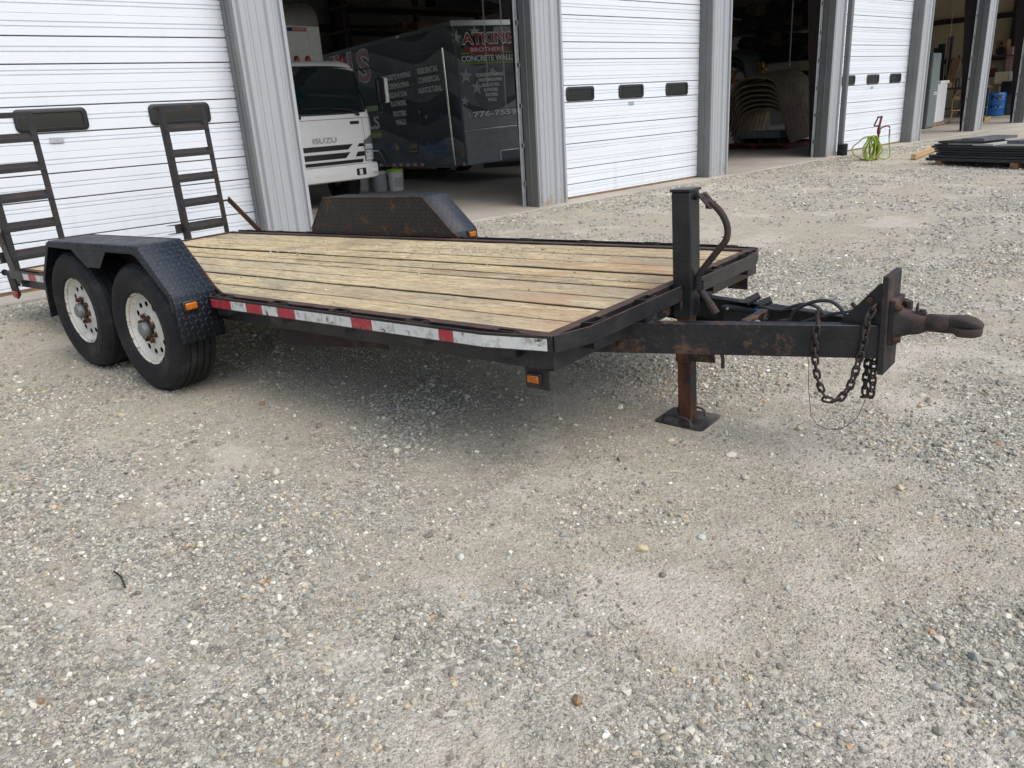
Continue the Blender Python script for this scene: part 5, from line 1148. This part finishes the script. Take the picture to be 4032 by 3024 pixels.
def thing(name, mb, mat, loc, label, cat, rz=0, **k):
    o = build(name, mb, mat, None, **k); o.location = loc; o.rotation_euler = (0, 0, rz); return setp(o, label, cat)
thing('crate', MB().box(0, .6, 0, .52, 0, .42).box(-.02, .62, -.02, .54, .42, .47), 'black_plastic', (36.55, 10.62, .80), 'black plastic crate standing above the waste bin', 'crate', bevel=.01)
thing('bench', MB().box(-.1, 1.0, -.3, 1.1, .74, .80).box(0, .06, -.2, -.14, 0, .74).box(.8, .86, -.2, -.14, 0, .74).box(.8, .86, .95, 1.01, 0, .74), 'shelf_dark', (36.62, 10.4, 0), 'low dark bench under the black plastic crate', 'bench')
thing('cardboard_sheet', MB().box(0, .03, 0, .62, 0, .46), 'cardboard_pale', (37.0, 10.95, 1.18), 'pale cardboard sheet standing behind the black plastic crate', 'cardboard')
thing('carton', MB().box(0, .4, 0, .32, 0, .34), 'carton_white', (36.98, 10.72, 1.27), 'white carton behind the black plastic crate', 'carton')
for i in range(7): thing('brick_block', MB().box(0, .25, 0, .22, 0, .142), 'brick_pink', (37.35, 11.17, 1.5+i*.152), ['lowest', 'second lowest', 'third lowest', 'middle', 'third highest', 'second highest', 'topmost'][i]+' pinkish block of the tall block column on the shelf', 'block', bevel=.008)
sp = empty('loudspeaker', 'brown wooden loudspeaker box on the upper shelf', 'loudspeaker', at(37.45, 11.42, 2.24))
build('cabinet', MB().box(0, .4, 0, .42, 0, .60), 'speaker_wood', sp, bevel=.01); build('cone', MB().lathe([(.16, -.012), (.15, -.018), (.05, -.004), (.001, -.006)], 24, 'x', (0, .21, .20)), 'black_plastic', sp); build('cone', MB().lathe([(.06, -.012), (.05, -.016), (.001, -.004)], 18, 'x', (0, .21, .47)), 'black_plastic', sp)
for i, (y, z, a, h, mt, lb) in enumerate(((9.75, .8, .3, .3, 'cardboard', 'brown carton at the near end of the dark shop shelf'), (10.1, 1.5, .3, .22, 'carton_white', 'small white carton on the middle shelf'), (10.5, 1.5, .28, .34, 'bin_grey', 'grey box on the middle shelf'), (11.75, 1.5, .35, .30, 'hydrant_red', 'dark red box on the middle shelf beside the block column'), (12.1, 1.5, .35, .42, 'carton_white', 'tall white box on the middle shelf by the wall end'), (12.5, .8, .4, .35, 'cardboard', 'brown carton at the far end of the dark shop shelf'), (9.9, 2.24, .5, .38, 'black_plastic', 'black case on the upper shelf'), (12.3, 2.24, .5, .3, 'board_dark', 'dark brown case on the upper shelf'), (11.5, .8, .4, .30, 'cardboard_pale', 'pale carton on the lowest shelf behind the barrel'))):
    thing('carton', MB().box(0, .42, 0, a, 0, h).box(.2, .22, 0, a, h, h+.002), mt, (37.4, y, z), lb, 'box', bevel=.006)

# ------------------------------------------------------------------ yard: hydrant, hose, panel stack
hx, hy = 16.66, 7.20; hz = float(zg(hx, hy))
hd = empty('yard_hydrant', 'red yard hydrant with lever handle in front of the third door', 'hydrant', at(hx, hy, hz))
build('standpipe', MB().cyl((0, 0, 0), .022, -.03, .55, 'z', 12), 'hydrant_red', hd); build('head', MB().lathe([(.024, .50), (.034, .53), (.036, .60), (.026, .64), (.018, .70)], 16, 'z'), 'hydrant_red', hd, smooth=50)
build('spout', MB().tube(curve([(0, 0, .60), (.06, -.08, .65), (.11, -.135, .655), (.135, -.16, .62)]), .014, 8), 'hydrant_red', hd)
build('lever', MB().bar((0, 0, .64), (.02, -.02, .83), .040, .03).bar((-.06, .08, .67), (-.02, .03, .83), .022, .025).bar((-.03, .04, .835), (.035, -.035, .84), .04, .03).bar((-.06, .08, .67), (.0, .0, .67), .022, .025), 'hydrant_red', hd)
build('hose_fitting', MB().cyl((.135, -.16, 0), .014, .44, .60, 'z', 8), 'bin_grey', hd)
def hose():
    P = []; rs = random.Random(8); a = Vector((.57, -.82, 0))      # spread of the coil
    cx, cy = hx-.12, hy+.06
    for i in range(11):
        w_ = .075+.065*rs.random() + (.16 if i == 8 else 0); ox = .055*math.sin(i*2.4)-(.10 if i == 8 else 0); oy = .07*math.cos(i*1.7); top = .49-.02*rs.random(); bot = .014+.03*rs.random(); sk = .04*rs.uniform(-1, 1)
        for k in range(18):
            t = 2*math.pi*k/18; c_, q = math.cos(t), math.sin(t)
            s_ = q*w_*(1 if c_ < 0 else 1-.45*c_)+ox*(1 if c_ < .2 else .55)+sk*c_; z = (top+bot)/2+(top-bot)/2*c_
            P.append((cx+a.x*s_+oy*.7, cy+a.y*s_+oy*.5, hz+z))
    P += [(hx+.05, hy-.05, hz+.03), (hx+.16, hy-.2, hz+.05), (hx+.15, hy-.18, hz+.25), (hx+.135, hy-.16, hz+.46)]
    o = build('garden_hose', MB().tube(curve(P, 2), .0125, 7), 'hose_lime', smooth=60); setp(o, 'lime green garden hose coiled over the red hydrant', 'hose')
hose()
# stack of dark panels on timber blocks
sd_ = Vector((-.266, -.964, 0)); pw = Vector((.964, -.266, 0)); p0 = Vector((16.10, 5.92, 0)); ang = math.atan2(sd_.y, sd_.x)
gz = float(zg(16.2, 5.0))
for i, (s_, t, ln, lb) in enumerate(((.10, -.04, .12, 'short timber block under the end of the dark panel stack'), (1.52, -.06, .12, 'timber block under the middle of the dark panel stack'), (2.9, -.06, .12, 'timber block under the outer end of the dark panel stack'))):
    o = build('timber_block', MB().box(0, ln, 0, 1.3, -.02, .09), 'wood_old', None, bevel=.004); o.matrix_world = Matrix.Translation(p0+sd_*s_+pw*t+Vector((0, 0, gz))) @ Matrix.Rotation(ang, 4, 'Z'); setp(o, lb, 'timber', 'blocks under the panel stack')
lay = [(-.10, 3.6, .09, .062, 1.25, -.03), (-.06, 3.6, .152, .050, 1.22, -.01), (.06, 3.6, .202, .040, 1.15, .03), (.03, 3.6, .242, .040, 1.15, .015), (.01, 3.6, .282, .038, 1.15, .02), (-.03, 3.6, .320, .046, 1.15, .0)]
lbl = ['lowest', 'second lowest', 'third lowest', 'third highest long', 'second highest long', 'topmost long']
for i, (s_, ln, z, th, wd, _) in enumerate(lay):
    m = MB().box(0, ln, 0, wd, 0, th-.008).box(.0, ln, -.012, -.0005, th*.55, th-.009)
    o = build('panel', m, 'panel_dark', None, bevel=.004); o.matrix_world = Matrix.Translation(p0+sd_*s_+pw*_+Vector((0, 0, gz+z))) @ Matrix.Rotation(ang, 4, 'Z')
    setp(o, lbl[i]+' dark panel of the stack on timber blocks', 'panel', 'stacked dark panels')
tops_ = [(0.0, .75, .366, .02, .5, 'panel_dark', 'thin dark strip lying at the end of the panel stack', 0), (.28, .85, .366, .035, .9, 'panel_pale', 'pale panel lying on the near end of the dark stack', .02), (.08, .72, .402, .04, .85, 'panel_dark', 'short dark panel piled on the pale panel', .02), (.55, .42, .443, .05, .95, 'panel_top', 'glossy dark tray lying highest on the panel stack', .0), (1.28, 1.5, .366, .035, .9, 'panel_pale', 'long pale panel on the outer half of the dark stack', .01), (1.36, .5, .402, .055, .8, 'panel_top', 'dark tray on the long pale panel', .03), (1.95, .7, .402, .04, .8, 'panel_pale', 'small pale panel on the long pale panel', .03)]
for s_, ln, z, th, wd, mt, lb, t in tops_:
    o = build('panel', MB().box(0, ln, 0, wd, 0, th-.002).box(.02, ln-.02, .02, wd-.02, th-.002, th), mt, None, bevel=.004); o.matrix_world = Matrix.Translation(p0+sd_*s_+pw*t+Vector((0, 0, gz+z))) @ Matrix.Rotation(ang, 4, 'Z'); setp(o, lb, 'panel')
o = build('timber', MB().bar((16.86, 6.55, .02), (19.0, 6.95, .03), .09, .10), 'wood_pine', None, bevel=.004); setp(o, 'long pale timber lying on the gravel behind the panel stack', 'timber')
